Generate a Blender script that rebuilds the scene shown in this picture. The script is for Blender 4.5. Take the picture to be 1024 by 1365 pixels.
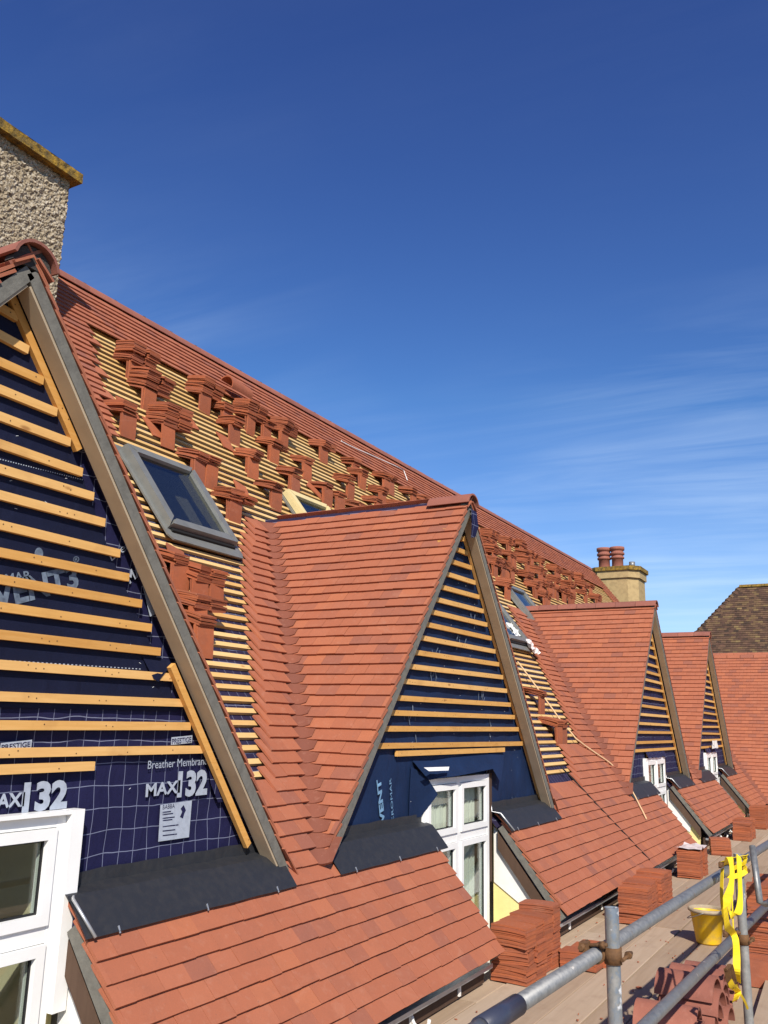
import bpy, bmesh, math, random
from mathutils import Vector, Matrix, noise
random.seed(7)
rnd = random.uniform
V3 = Vector
# ------------------------------------------------------------------ camera, sky, sun, exposure
scene = bpy.context.scene
for o in list(bpy.data.objects):
    bpy.data.objects.remove(o)
H0 = 7.0                                    # eye height above the street
EYE = V3((0, 0, H0))
FPX, PX, PY = 1171.81, 512.0, 682.5         # focal length and centre in photo pixels
RX = V3((0.48638481, 0.21500666, 0.84687777))      # world axes seen from the camera (right, down, forward)
RY = V3((-0.87342878, 0.09358166, 0.47787512))
RZ = V3((0.02349411, -0.97211862, 0.2333097))
cd = bpy.data.cameras.new('camera'); cam = bpy.data.objects.new('camera', cd)
scene.collection.objects.link(cam); scene.camera = cam
m = Matrix(((RX[0], -RX[1], -RX[2]), (RY[0], -RY[1], -RY[2]), (RZ[0], -RZ[1], -RZ[2]))).to_4x4()
m.translation = EYE; cam.matrix_world = m
cd.sensor_fit = 'VERTICAL'; cd.sensor_height = 24.0; cd.lens = 24.0 * FPX / 1365.0
cd.clip_start = 0.05; cd.clip_end = 3000
SUN_TRAVEL = V3((1.0, 0.80, -1.02)).normalized()
SUN_ELEV = math.asin(-SUN_TRAVEL.z)
to_sun = -SUN_TRAVEL
w = bpy.data.worlds.new('World'); scene.world = w; w.use_nodes = True
nt = w.node_tree; nt.nodes.clear()
out = nt.nodes.new('ShaderNodeOutputWorld'); bg = nt.nodes.new('ShaderNodeBackground')
sky = nt.nodes.new('ShaderNodeTexSky'); sky.sky_type = 'NISHITA'; sky.sun_disc = False
sky.sun_elevation = SUN_ELEV; sky.sun_rotation = math.atan2(to_sun.x, to_sun.y)
sky.altitude = 400; sky.air_density = 1.0; sky.dust_density = 0.25; sky.ozone_density = 4.0
bg.inputs['Strength'].default_value = 0.11
tc = nt.nodes.new('ShaderNodeTexCoord')
def wn(t, **k):
    n = nt.nodes.new(t)
    for a, b in k.items(): setattr(n, a, b)
    return n
# thin cirrus: noise on a flat high layer (direction / height)
sep = wn('ShaderNodeSeparateXYZ'); nt.links.new(tc.outputs['Generated'], sep.inputs[0])
zc = wn('ShaderNodeMath', operation='MAXIMUM'); nt.links.new(sep.outputs[2], zc.inputs[0]); zc.inputs[1].default_value = 0.03
zz = wn('ShaderNodeMath', operation='ADD'); nt.links.new(zc.outputs[0], zz.inputs[0]); zz.inputs[1].default_value = 0.12
dv = wn('ShaderNodeVectorMath', operation='DIVIDE')
cmb = wn('ShaderNodeCombineXYZ')
for i in range(3): nt.links.new(zz.outputs[0], cmb.inputs[i])
nt.links.new(tc.outputs['Generated'], dv.inputs[0]); nt.links.new(cmb.outputs[0], dv.inputs[1])
def dotn(vec):
    n = wn('ShaderNodeVectorMath', operation='DOT_PRODUCT'); nt.links.new(dv.outputs[0], n.inputs[0]); n.inputs[1].default_value = vec; return n.outputs['Value']
az = math.radians(30 + 68)                  # the wisps are combed across the view of the street
mp = wn('ShaderNodeCombineXYZ'); nt.links.new(dotn((0.42*math.cos(az), 0.42*math.sin(az), 0)), mp.inputs[0]); nt.links.new(dotn((-2.0*math.sin(az), 2.0*math.cos(az), 0)), mp.inputs[1])
n1 = wn('ShaderNodeTexNoise'); n1.inputs['Scale'].default_value = 2.1; n1.inputs['Detail'].default_value = 12; n1.inputs['Roughness'].default_value = 0.58; n1.inputs['Distortion'].default_value = 0.55
nt.links.new(mp.outputs[0], n1.inputs['Vector'])
n2 = wn('ShaderNodeTexNoise'); n2.inputs['Scale'].default_value = 0.9; n2.inputs['Detail'].default_value = 3
nt.links.new(dv.outputs[0], n2.inputs['Vector'])
r1 = wn('ShaderNodeMapRange'); nt.links.new(n1.outputs[0], r1.inputs[0]); r1.inputs[1].default_value = 0.42; r1.inputs[2].default_value = 0.84
r2 = wn('ShaderNodeMapRange'); nt.links.new(n2.outputs[0], r2.inputs[0]); r2.inputs[1].default_value = 0.36; r2.inputs[2].default_value = 0.70
r3 = wn('ShaderNodeMapRange'); nt.links.new(sep.outputs[2], r3.inputs[0]); r3.inputs[1].default_value = 0.50; r3.inputs[2].default_value = 0.08; r3.inputs[3].default_value = 0.10; r3.inputs[4].default_value = 1.0
mu1 = wn('ShaderNodeMath', operation='MULTIPLY'); nt.links.new(r1.outputs[0], mu1.inputs[0]); nt.links.new(r2.outputs[0], mu1.inputs[1])
mu2 = wn('ShaderNodeMath', operation='MULTIPLY'); nt.links.new(mu1.outputs[0], mu2.inputs[0]); nt.links.new(r3.outputs[0], mu2.inputs[1])
mu3 = wn('ShaderNodeMath', operation='MULTIPLY'); nt.links.new(mu2.outputs[0], mu3.inputs[0]); mu3.inputs[1].default_value = 0.62
hs = wn('ShaderNodeHueSaturation'); hs.inputs['Saturation'].default_value = 1.22; hs.inputs['Hue'].default_value = 0.507
nt.links.new(sky.outputs[0], hs.inputs['Color'])
# deeper, more violet zenith as the phone rendered it
SK = 0.147
sp = wn('ShaderNodeSeparateColor'); nt.links.new(hs.outputs[0], sp.inputs[0]); cc = wn('ShaderNodeCombineColor')
for i, (kk, pw) in enumerate(((1.118, 1.07), (1.524, 1.38), (1.022, 1.18))):
    m1 = wn('ShaderNodeMath', operation='MULTIPLY'); nt.links.new(sp.outputs[i], m1.inputs[0]); m1.inputs[1].default_value = SK
    m2 = wn('ShaderNodeMath', operation='POWER'); nt.links.new(m1.outputs[0], m2.inputs[0]); m2.inputs[1].default_value = pw
    m3 = wn('ShaderNodeMath', operation='MULTIPLY'); nt.links.new(m2.outputs[0], m3.inputs[0]); m3.inputs[1].default_value = kk/SK
    m4 = wn('ShaderNodeMath', operation='MULTIPLY'); nt.links.new(sp.outputs[i], m4.inputs[0]); m4.inputs[1].default_value = (0.97, 0.93, 0.96)[i]
    m5 = wn('ShaderNodeMath', operation='MINIMUM'); nt.links.new(m3.outputs[0], m5.inputs[0]); nt.links.new(m4.outputs[0], m5.inputs[1])
    nt.links.new(m5.outputs[0], cc.inputs[i])
hs = cc
mx = wn('ShaderNodeMixRGB'); vl = wn('ShaderNodeMapRange', interpolation_type='SMOOTHSTEP'); nt.links.new(sep.outputs[2], vl.inputs[0]); vl.inputs[1].default_value = 0.36; vl.inputs[2].default_value = 0.02; vl.inputs[3].default_value = 0.0; vl.inputs[4].default_value = 0.30
vm = wn('ShaderNodeMath', operation='MULTIPLY_ADD'); nt.links.new(vl.outputs[0], vm.inputs[0]); nt.links.new(r2.outputs[0], vm.inputs[1]); nt.links.new(mu3.outputs[0], vm.inputs[2])
nt.links.new(vm.outputs[0], mx.inputs[0]); nt.links.new(hs.outputs[0], mx.inputs[1]); mx.inputs[2].default_value = (5.6, 6.8, 8.2, 1)
nt.links.new(mx.outputs[0], bg.inputs['Color']); nt.links.new(bg.outputs[0], out.inputs[0])
sl = bpy.data.lights.new('sun', 'SUN'); sl.energy = 4.8; sl.angle = math.radians(0.53); sl.color = (1.0, 0.93, 0.82)
so = bpy.data.objects.new('sun', sl); scene.collection.objects.link(so)
so.rotation_euler = SUN_TRAVEL.to_track_quat('-Z', 'Y').to_euler(); so.location = (-20, -16, 30)
vs = scene.view_settings; vs.view_transform = 'Standard'; vs.look = 'None'; vs.exposure = 0.42; vs.gamma = 1.0; vs.use_curve_mapping = False
scene.render.engine = 'CYCLES'

# ------------------------------------------------------------------ pixel helpers: a pixel is a direction, the surface gives the distance
SL = 1.27                                   # slope (rise per run) of every roof here
CS = 1 / math.sqrt(1 + SL * SL); SN = SL * CS
YE, ZE = 2.46, -1.525                       # eave line (relative to the eye)
YV, YM = 2.95, 3.08                         # verge front, gable face
ZR = 4.455; YR = YE + (ZR - ZE) / SL         # main ridge
G = 0.0970                                  # tile gauge
def ray(x, y):
    c = (x - PX, y - PY, FPX)
    return V3((RX.dot(c), RY.dot(c), RZ.dot(c)))
def onY(x, y, Y): r = ray(x, y); return r * (Y / r.y)
def onZ(x, y, Z): r = ray(x, y); return r * (Z / r.z)
def onX(x, y, X): r = ray(x, y); return r * (X / r.x)
def onR(x, y, off=0.0):
    r = ray(x, y); return r * ((ZE - SL * YE + off / CS) / (r.z - SL * r.y))
def roofz(Y): return ZE + SL * (Y - YE)

# ------------------------------------------------------------------ object helpers (all coordinates relative to the eye; UP lifts them to the street)
UP = V3((0, 0, H0))
WL = {}
COL = scene.collection
def link(o, parent, wl):
    COL.objects.link(o); WL[o.name] = V3(wl)
    if parent is not None:
        o.parent = parent; wl = V3(wl) - WL[parent.name]
    o.location = wl
    return o
def tag(o, label=None, cat=None, group=None, kind=None):
    for k, v in (('label', label), ('category', cat), ('group', group), ('kind', kind)):
        if v: o[k] = v
    return o
def empty(name, at, parent=None):
    o = bpy.data.objects.new(name, None); o.empty_display_size = 0.1
    return link(o, parent, V3(at) + UP)
def meshobj(name, me, parent, at, rot=None):
    o = bpy.data.objects.new(name, me); link(o, parent, V3(at) + UP)
    if rot is not None: o.rotation_euler = rot.to_euler()
    return o
class MB:
    def __init__(s): s.v = []; s.f = []; s.sm = []; s.uv = None
    def quad(s, a, b, c, d, smooth=False):
        n = len(s.v); s.v += [V3(a), V3(b), V3(c), V3(d)]; s.f.append((n, n+1, n+2, n+3)); s.sm.append(smooth)
    def poly(s, pts):
        n = len(s.v); s.v += [V3(p) for p in pts]; s.f.append(tuple(range(n, n+len(pts)))); s.sm.append(False)
    def hexa(s, p):                          # p: 4 bottom + 4 top points, both counter-clockwise seen from above
        n = len(s.v); s.v += [V3(q) for q in p]
        for f in ((3, 2, 1, 0), (4, 5, 6, 7), (0, 1, 5, 4), (1, 2, 6, 5), (2, 3, 7, 6), (3, 0, 4, 7)):
            s.f.append(tuple(n+i for i in f)); s.sm.append(False)
    def box(s, lo, hi):
        x0, y0, z0 = lo; x1, y1, z1 = hi
        s.hexa([(x0,y0,z0),(x1,y0,z0),(x1,y1,z0),(x0,y1,z0),(x0,y0,z1),(x1,y0,z1),(x1,y1,z1),(x0,y1,z1)])
    def beam(s, a, b, side, w, t):           # bar from a to b: w along 'side', t along the third axis, centred
        a, b = V3(a), V3(b); d = (b - a).normalized(); sd = V3(side); sd = (sd - d * sd.dot(d)).normalized(); n = d.cross(sd)
        hw, ht = sd * (w/2), n * (t/2)
        s.hexa([a-hw-ht, b-hw-ht, b+hw-ht, a+hw-ht, a-hw+ht, b-hw+ht, b+hw+ht, a+hw+ht])
    def prism(s, pts, ext):                  # polygon extruded by a vector
        n = len(s.v); k = len(pts); e = V3(ext)
        s.v += [V3(p) for p in pts] + [V3(p) + e for p in pts]
        s.f.append(tuple(reversed(range(n, n+k)))); s.sm.append(False)
        s.f.append(tuple(range(n+k, n+2*k))); s.sm.append(False)
        for i in range(k):
            j = (i+1) % k; s.f.append((n+i, n+j, n+k+j, n+k+i)); s.sm.append(False)
    def tube(s, pts, r, seg=10, cap=True):
        pts = [V3(p) for p in pts]; k = len(pts); n = len(s.v)
        rr = r if isinstance(r, (list, tuple)) else [r]*k
        t0 = (pts[1]-pts[0]).normalized(); u = t0.orthogonal().normalized()
        for i, p in enumerate(pts):
            t = (pts[min(i+1,k-1)] - pts[max(i-1,0)]).normalized()
            u = (u - t*u.dot(t)).normalized(); q = t.cross(u)
            for j in range(seg):
                a = 2*math.pi*j/seg; s.v.append(p + (u*math.cos(a) + q*math.sin(a))*rr[i])
        for i in range(k-1):
            for j in range(seg):
                j2 = (j+1) % seg; s.f.append((n+i*seg+j, n+i*seg+j2, n+(i+1)*seg+j2, n+(i+1)*seg+j)); s.sm.append(True)
        if cap:
            s.f.append(tuple(reversed(range(n, n+seg)))); s.sm.append(False)
            s.f.append(tuple(range(n+(k-1)*seg, n+k*seg))); s.sm.append(False)
    def lathe(s, c, prof, seg=24):           # prof: (radius, height)
        n = len(s.v); c = V3(c)
        for r, h in prof:
            for j in range(seg):
                a = 2*math.pi*j/seg; s.v.append(c + V3((r*math.cos(a), r*math.sin(a), h)))
        for i in range(len(prof)-1):
            for j in range(seg):
                j2 = (j+1) % seg; s.f.append((n+i*seg+j, n+i*seg+j2, n+(i+1)*seg+j2, n+(i+1)*seg+j)); s.sm.append(True)
    def grid(s, rows, smooth=True):
        n = len(s.v); k = len(rows[0])
        for r in rows: s.v += [V3(p) for p in r]
        for i in range(len(rows)-1):
            for j in range(k-1):
                s.f.append((n+i*k+j, n+i*k+j+1, n+(i+1)*k+j+1, n+(i+1)*k+j)); s.sm.append(smooth)
    def mesh(s, name, mat):
        me = bpy.data.meshes.new(name); me.from_pydata([tuple(p) for p in s.v], [], s.f)
        me.polygons.foreach_set('use_smooth', s.sm); me.update()
        if mat: me.materials.append(mat)
        return me
    def build(s, name, mat, parent=None, kind=None, label=None):
        """ONE mesh object whose origin is the middle of its foot."""
        lo = V3([min(p[i] for p in s.v) for i in range(3)]); hi = V3([max(p[i] for p in s.v) for i in range(3)])
        at = V3(((lo.x+hi.x)/2, (lo.y+hi.y)/2, lo.z)); s.v = [p - at for p in s.v]
        o = meshobj(name, s.mesh(name, mat), parent, at)
        return tag(o, label, kind=kind)
def basis(u, v, n):
    return Matrix((u, v, n)).transposed()

# ------------------------------------------------------------------ materials
def mat_new(name, rough=0.8, spec=0.3, metal=0.0):
    m = bpy.data.materials.new(name); m.use_nodes = True; t = m.node_tree
    b = t.nodes['Principled BSDF']; b.inputs['Roughness'].default_value = rough
    b.inputs['Specular IOR Level'].default_value = spec; b.inputs['Metallic'].default_value = metal
    return m, t, b
def nd(t, typ, ins=None, **k):
    n = t.nodes.new(typ)
    for a, b in k.items(): setattr(n, a, b)
    for a, b in (ins or {}).items():
        if hasattr(b, 'is_output'): t.links.new(b, n.inputs[a])
        else: n.inputs[a].default_value = b
    return n
def pos(t): return nd(t, 'ShaderNodeNewGeometry').outputs['Position']
def ramp(t, fac, stops, interp='LINEAR'):
    r = nd(t, 'ShaderNodeValToRGB', {0: fac}); r.color_ramp.interpolation = interp
    e = r.color_ramp.elements
    while len(e) < len(stops): e.new(0.5)
    for i, (p, c) in enumerate(stops): e[i].position = p; e[i].color = (*c, 1)
    return r.outputs[0]
def mixc(t, f, a, b, mode='MIX'):
    n = nd(t, 'ShaderNodeMixRGB', blend_type=mode)
    for i, x in enumerate((f, a, b)):
        if hasattr(x, 'is_output'): t.links.new(x, n.inputs[i])
        else: n.inputs[i].default_value = x if i == 0 else (*x, 1)
    return n.outputs[0]
def noi(t, vec, scale, detail=4, rough=0.55, dist=0.0):
    return nd(t, 'ShaderNodeTexNoise', {'Vector': vec, 'Scale': scale, 'Detail': detail, 'Roughness': rough, 'Distortion': dist}).outputs[0]
def mapr(t, x, a, b, c=0.0, d=1.0):
    return nd(t, 'ShaderNodeMapRange', {0: x, 1: a, 2: b, 3: c, 4: d}).outputs[0]
def math_(t, op, a, b=0.0):
    n = nd(t, 'ShaderNodeMath', operation=op)
    for i, x in enumerate((a, b)):
        if hasattr(x, 'is_output'): t.links.new(x, n.inputs[i])
        else: n.inputs[i].default_value = x
    return n.outputs[0]
def bump(t, b, h, strength=0.3, dist=0.01):
    n = nd(t, 'ShaderNodeBump', {'Height': h, 'Strength': strength, 'Distance': dist}); t.links.new(n.outputs[0], b.inputs['Normal'])
def scaled(t, vec, s): return nd(t, 'ShaderNodeMapping', {'Vector': vec, 'Scale': s}).outputs[0]
def pick(t):                                 # one random number per tile, whether it is an object or an island of a joined mesh
    a = nd(t, 'ShaderNodeObjectInfo').outputs['Random']; b = nd(t, 'ShaderNodeNewGeometry').outputs['Random Per Island']
    return math_(t, 'FRACT', math_(t, 'ADD', a, b))

def tile_mat(name, stops, grime=0.16, sc=1.0):
    m, t, b = mat_new(name, 0.78, 0.25); p = pos(t); r = pick(t)
    c = ramp(t, r, stops)
    n = noi(t, p, 9*sc, 5, 0.6); c = mixc(t, mapr(t, n, 0.48, 0.75, 0, grime), c, (0.13, 0.06, 0.05))
    n3 = noi(t, p, 23, 4, 0.65); c = mixc(t, mapr(t, n3, 0.56, 0.80, 0, 0.25), c, (0.46, 0.26, 0.19))
    n4 = noi(t, scaled(t, p, (1.0, 1.0, 2.2)), 3.1, 6, 0.7, 1.2); c = mixc(t, mapr(t, n4, 0.58, 0.74, 0, 0.26), c, (0.44, 0.23, 0.155))
    n5 = noi(t, p, 46, 3, 0.5); c = mixc(t, mapr(t, n5, 0.70, 0.76, 0, 0.5), c, (0.15, 0.065, 0.05))
    n2 = noi(t, p, 160, 3, 0.6); c = mixc(t, 0.10, c, ramp(t, n2, [(0.3, (0.1, 0.04, 0.03)), (0.7, (0.6, 0.3, 0.2))]), 'OVERLAY')
    t.links.new(c, b.inputs['Base Color'])
    t.links.new(mapr(t, n, 0.3, 0.7, 0.66, 0.88), b.inputs['Roughness'])
    bump(t, b, math_(t, 'ADD', n2, math_(t, 'MULTIPLY', n3, 2.0)), 0.35, 0.002)
    return m
M = {}
M['tile'] = tile_mat('terracotta_tile', [(0.0, (0.262, 0.100, 0.066)), (0.08, (0.295, 0.108, 0.065)), (0.22, (0.330, 0.114, 0.062)), (0.6, (0.342, 0.118, 0.063)), (0.86, (0.355, 0.127, 0.070)), (1.0, (0.378, 0.132, 0.066))])
M['tile_loose'] = tile_mat('loose_terracotta_tile', [(0.0, (0.26, 0.085, 0.043)), (0.4, (0.335, 0.102, 0.046)), (0.8, (0.375, 0.115, 0.049)), (1.0, (0.31, 0.105, 0.058))], 0.3)
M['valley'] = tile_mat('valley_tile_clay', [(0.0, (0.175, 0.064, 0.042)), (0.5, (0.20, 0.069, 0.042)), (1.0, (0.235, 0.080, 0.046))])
M['ridge'] = tile_mat('ridge_tile_clay', [(0.0, (0.225, 0.090, 0.068)), (0.5, (0.26, 0.10, 0.072)), (1.0, (0.30, 0.115, 0.078))], 0.35)
M['tile_old'] = tile_mat('weathered_tile', [(0.0, (0.042, 0.030, 0.022)), (0.3, (0.075, 0.046, 0.030)), (0.7, (0.115, 0.070, 0.042)), (0.93, (0.14, 0.095, 0.045)), (1.0, (0.19, 0.14, 0.06))], 0.5)

def wood_mat(name, cols, axis_scale, rough=0.7, knots=True):
    m, t, b = mat_new(name, rough, 0.3); p = pos(t)
    r = nd(t, 'ShaderNodeObjectInfo').outputs['Random']
    off = nd(t, 'ShaderNodeVectorMath', {0: p, 1: nd(t, 'ShaderNodeCombineXYZ', {0: math_(t, 'MULTIPLY', r, 17.0), 1: math_(t, 'MULTIPLY', r, 5.0), 2: r}).outputs[0]}, operation='ADD').outputs[0]
    g = noi(t, scaled(t, off, axis_scale), 1.0, 6, 0.6, 0.6)
    c = ramp(t, g, [(0.25, cols[0]), (0.5, cols[1]), (0.75, cols[2])])
    c = mixc(t, 0.6, c, ramp(t, r, [(0.0, cols[0]), (0.5, cols[1]), (1.0, cols[2])]))
    st = noi(t, off, 5.0, 4, 0.6); c = mixc(t, mapr(t, st, 0.55, 0.8, 0, 0.35), c, cols[3])
    if knots:
        vo = nd(t, 'ShaderNodeTexVoronoi', {'Vector': scaled(t, off, (3.3, 9, 9)), 'Scale': 1.0}).outputs['Distance']
        c = mixc(t, mapr(t, vo, 0.05, 0.11, 0.75, 0.0), c, cols[3])
    t.links.new(c, b.inputs['Base Color']); bump(t, b, g, 0.25, 0.002)
    return m
M['batten'] = wood_mat('treated_batten', [(0.46, 0.215, 0.05), (0.60, 0.315, 0.085), (0.72, 0.44, 0.17), (0.27, 0.11, 0.03)], (4, 60, 60))
M['batten_roof'] = wood_mat('pale_batten', [(0.50, 0.285, 0.09), (0.60, 0.38, 0.145), (0.69, 0.49, 0.23), (0.32, 0.155, 0.05)], (4, 60, 60))
M['board'] = wood_mat('scaffold_board_wood', [(0.27, 0.19, 0.125), (0.375, 0.275, 0.19), (0.46, 0.355, 0.26), (0.20, 0.125, 0.085)], (1.6, 26, 26), 0.85, False)
M['dark_wood'] = wood_mat('dark_timber', [(0.045, 0.026, 0.017), (0.07, 0.04, 0.026), (0.10, 0.06, 0.04), (0.03, 0.02, 0.014)], (30, 30, 4), 0.8, False)

def simple(name, col, rough=0.7, spec=0.3, metal=0.0, var=0.25, sc=12, dark=None, bmp=0.15, bd=0.003):
    m, t, b = mat_new(name, rough, spec, metal); p = pos(t); n = noi(t, p, sc, 5, 0.6)
    d = dark or tuple(x*0.55 for x in col)
    c = mixc(t, mapr(t, n, 0.42, 0.75, 0, var*2), col, d); t.links.new(c, b.inputs['Base Color'])
    if bmp: bump(t, b, noi(t, p, sc*6, 4), bmp, bd)
    return m
M['upvc'] = simple('white_upvc', (0.80, 0.80, 0.78), 0.3, 0.5, var=0.06, sc=6, bmp=0)
M['gasket'] = simple('black_gasket', (0.012, 0.012, 0.013), 0.6, var=0, bmp=0)
M['soffit'] = simple('fibre_cement_board', (0.40, 0.315, 0.215), 0.85, var=0.22, sc=5, dark=(0.22, 0.17, 0.12))
M['undercloak'] = simple('grey_undercloak', (0.155, 0.148, 0.128), 0.9, var=0.3, sc=18, dark=(0.065, 0.062, 0.055), bmp=0.5)
M['mortar'] = simple('dark_mortar', (0.055, 0.05, 0.046), 0.95, var=0.3, sc=30, bmp=0.7, bd=0.006)
M['lead'] = simple('sheet_lead', (0.024, 0.026, 0.032), 0.55, 0.5, 0.25, var=0.2, sc=24, dark=(0.055, 0.051, 0.048), bmp=0.12, bd=0.003)
M['lead_edge'] = simple('bright_lead_edge', (0.45, 0.46, 0.47), 0.4, 0.5, 0.6, var=0.2)
M['foam'] = simple('yellow_insulation', (0.74, 0.64, 0.28), 0.9, var=0.1, sc=10)
M['plaster'] = simple('white_board', (0.74, 0.73, 0.70), 0.85, var=0.1)
M['cream'] = simple('cream_room_wall', (0.70, 0.60, 0.40), 0.9, var=0.1, bmp=0)
M['curtain'] = simple('pale_curtain', (0.80, 0.80, 0.72), 0.9, var=0.1, bmp=0)
M['render'] = simple('painted_render', (0.55, 0.50, 0.41), 0.9, var=0.2)
M['steel_grey'] = simple('grey_rooflight_cladding', (0.21, 0.215, 0.20), 0.42, 0.5, 0.3, var=0.25, sc=9, bmp=0.05)
M['pine'] = simple('bare_pine_frame', (0.62, 0.50, 0.25), 0.6, var=0.15)
M['black'] = simple('black_rubber', (0.012, 0.012, 0.012), 0.6, var=0, bmp=0)
M['yellow'] = simple('yellow_bucket_plastic', (0.74, 0.46, 0.012), 0.45, 0.4, var=0.4, sc=16, dark=(0.40, 0.29, 0.10), bmp=0.1)
M['cement'] = simple('dried_cement', (0.36, 0.29, 0.20), 0.95, var=0.3, sc=20, bmp=0.6)
M['strap'] = simple('yellow_webbing', (0.78, 0.56, 0.015), 0.7, var=0.15, sc=20, dark=(0.5, 0.36, 0.03), bmp=0.3)
M['rope'] = simple('pale_rope', (0.62, 0.42, 0.24), 0.9, var=0.15)
M['white_plastic'] = simple('white_plastic', (0.74, 0.73, 0.70), 0.4, 0.5, var=0.1)
M['pink_poly'] = simple('crumpled_polythene', (0.66, 0.58, 0.56), 0.45, 0.5, var=0.2, sc=8)
M['rust'] = simple('rusty_fitting', (0.17, 0.085, 0.035), 0.8, 0.4, 0.3, var=0.4, sc=30, dark=(0.05, 0.03, 0.02), bmp=0.6)
M['ground'] = simple('street_ground', (0.11, 0.11, 0.09), 0.95, var=0.4, sc=0.5)
M['tarp'] = simple('blue_tape', (0.035, 0.040, 0.065), 0.4, 0.4, var=0.2)

def galv():
    m, t, b = mat_new('galvanised_tube', 0.5, 0.5, 0.55); p = pos(t)
    n = noi(t, p, 38, 6, 0.7); c = ramp(t, n, [(0.25, (0.165, 0.168, 0.17)), (0.5, (0.225, 0.228, 0.228)), (0.75, (0.29, 0.285, 0.275))])
    s = noi(t, p, 5.5, 5, 0.7); c = mixc(t, mapr(t, s, 0.60, 0.66, 0, 0.55), c, (0.23, 0.16, 0.11))
    s2 = noi(t, p, 11, 3, 0.6); c = mixc(t, mapr(t, s2, 0.70, 0.74, 0, 0.9), c, (0.6, 0.58, 0.54))
    t.links.new(c, b.inputs['Base Color']); t.links.new(mapr(t, n, 0.3, 0.7, 0.38, 0.62), b.inputs['Roughness']); bump(t, b, noi(t, p, 60), 0.2, 0.002)
    return m
M['galv'] = galv()
def galv_blue():
    m, t, b = mat_new('tube_with_blue_paint', 0.5, 0.5, 0.3); p = pos(t)
    n = noi(t, p, 16, 5, 0.65); c = ramp(t, n, [(0.3, (0.17, 0.175, 0.17)), (0.55, (0.27, 0.27, 0.26)), (0.7, (0.36, 0.35, 0.33))])
    z = nd(t, 'ShaderNodeSeparateXYZ', {0: p}).outputs[2]
    f = math_(t, 'MULTIPLY', mapr(t, noi(t, p, 12, 5, 0.7), 0.50, 0.58), mapr(t, z, H0-1.0, H0-0.88))
    c = mixc(t, math_(t, 'MULTIPLY', f, 0.6), c, (0.13, 0.19, 0.27))
    c = mixc(t, math_(t, 'MULTIPLY', mapr(t, noi(t, p, 20, 3), 0.60, 0.66), mapr(t, z, H0-1.0, H0-0.88)), c, (0.66, 0.68, 0.70))
    t.links.new(c, b.inputs['Base Color']); return m
M['galv_blue'] = galv_blue()

def membrane(name, col, grid, mott=0.25, wr=0.5):
    m, t, b = mat_new(name, 0.7, 0.18); p = pos(t); n = noi(t, p, 3.0, 5, 0.6)
    c = mixc(t, mapr(t, n, 0.4, 0.7, 0, mott), col, tuple(x*1.9 for x in col))
    fib = noi(t, p, 260, 2); c = mixc(t, 0.25, c, ramp(t, fib, [(0.3, (0, 0, 0)), (0.7, (1, 1, 1))]), 'OVERLAY')
    if grid:
        wv = nd(t, 'ShaderNodeVectorMath', {0: p, 1: nd(t, 'ShaderNodeVectorMath', {0: nd(t, 'ShaderNodeTexNoise', {'Vector': p, 'Scale': 4.0}).outputs['Color'], 1: (0.035, 0.0, 0.035)}, operation='MULTIPLY').outputs[0]}, operation='ADD').outputs[0]
        s = nd(t, 'ShaderNodeSeparateXYZ', {0: wv}); ls = []
        q = s.outputs[0] if grid == 'xz' else s.outputs[0]
        for k, gsz, wdt in ((0, 0.088, 0.012), (2, 0.098, 0.012)):
            fr = math_(t, 'FRACT', math_(t, 'DIVIDE', s.outputs[k], gsz))
            d = math_(t, 'ABSOLUTE', math_(t, 'SUBTRACT', fr, 0.5)); ls.append(mapr(t, d, wdt, wdt+0.012, 1.0, 0.0))
        g = math_(t, 'MAXIMUM', ls[0], ls[1]); c = mixc(t, math_(t, 'MULTIPLY', g, 0.55), c, (0.30, 0.33, 0.46))
    t.links.new(c, b.inputs['Base Color'])
    wr_n = noi(t, scaled(t, p, (1.0, 1.0, 0.6)), 4.5, 3, 0.5, 0.8)
    bump(t, b, wr_n, wr, 0.03); return m
M['mem_grid'] = membrane('navy_grid_membrane', (0.0105, 0.0105, 0.043), 'xz')
M['mem_black'] = membrane('black_vent_membrane', (0.0058, 0.0078, 0.025), None, 0.35)
M['mem_blue'] = membrane('blue_vent_membrane', (0.0065, 0.017, 0.052), None, 0.45)
M['mem_roof'] = membrane('roof_underlay', (0.020, 0.016, 0.042), 'xz')
M['print'] = simple('pale_print', (0.36, 0.40, 0.47), 0.6, var=0.25, sc=30, bmp=0)
M['print_faint'] = simple('faint_print', (0.15, 0.19, 0.25), 0.6, var=0.45, sc=18, dark=(0.02, 0.03, 0.05), bmp=0)
M['print_white'] = simple('white_print', (0.55, 0.57, 0.60), 0.6, var=0.1, bmp=0)
M['print_blue'] = simple('blue_print', (0.16, 0.30, 0.46), 0.6, var=0.3, sc=25, bmp=0)

def glass(name, tint, refl=0.06):
    m = bpy.data.materials.new(name); m.use_nodes = True; t = m.node_tree; t.nodes.clear()
    o = nd(t, 'ShaderNodeOutputMaterial'); tr = nd(t, 'ShaderNodeBsdfTransparent', {0: (*tint, 1)}); gl = nd(t, 'ShaderNodeBsdfGlossy', {0: (1, 1, 1, 1), 'Roughness': 0.015})
    fr = nd(t, 'ShaderNodeLayerWeight', {0: 0.5}); f = math_(t, 'MINIMUM', math_(t, 'ADD', math_(t, 'MULTIPLY', math_(t, 'POWER', fr.outputs['Facing'], 3.0), 0.55), refl), 1.0)
    mxs = nd(t, 'ShaderNodeMixShader', {0: f, 1: tr.outputs[0], 2: gl.outputs[0]}); t.links.new(mxs.outputs[0], o.inputs[0]); return m
M['glass'] = glass('window_glass', (0.82, 0.86, 0.84))
M['glass_dark'] = glass('rooflight_glass', (0.50, 0.53, 0.55), 0.05)

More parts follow.
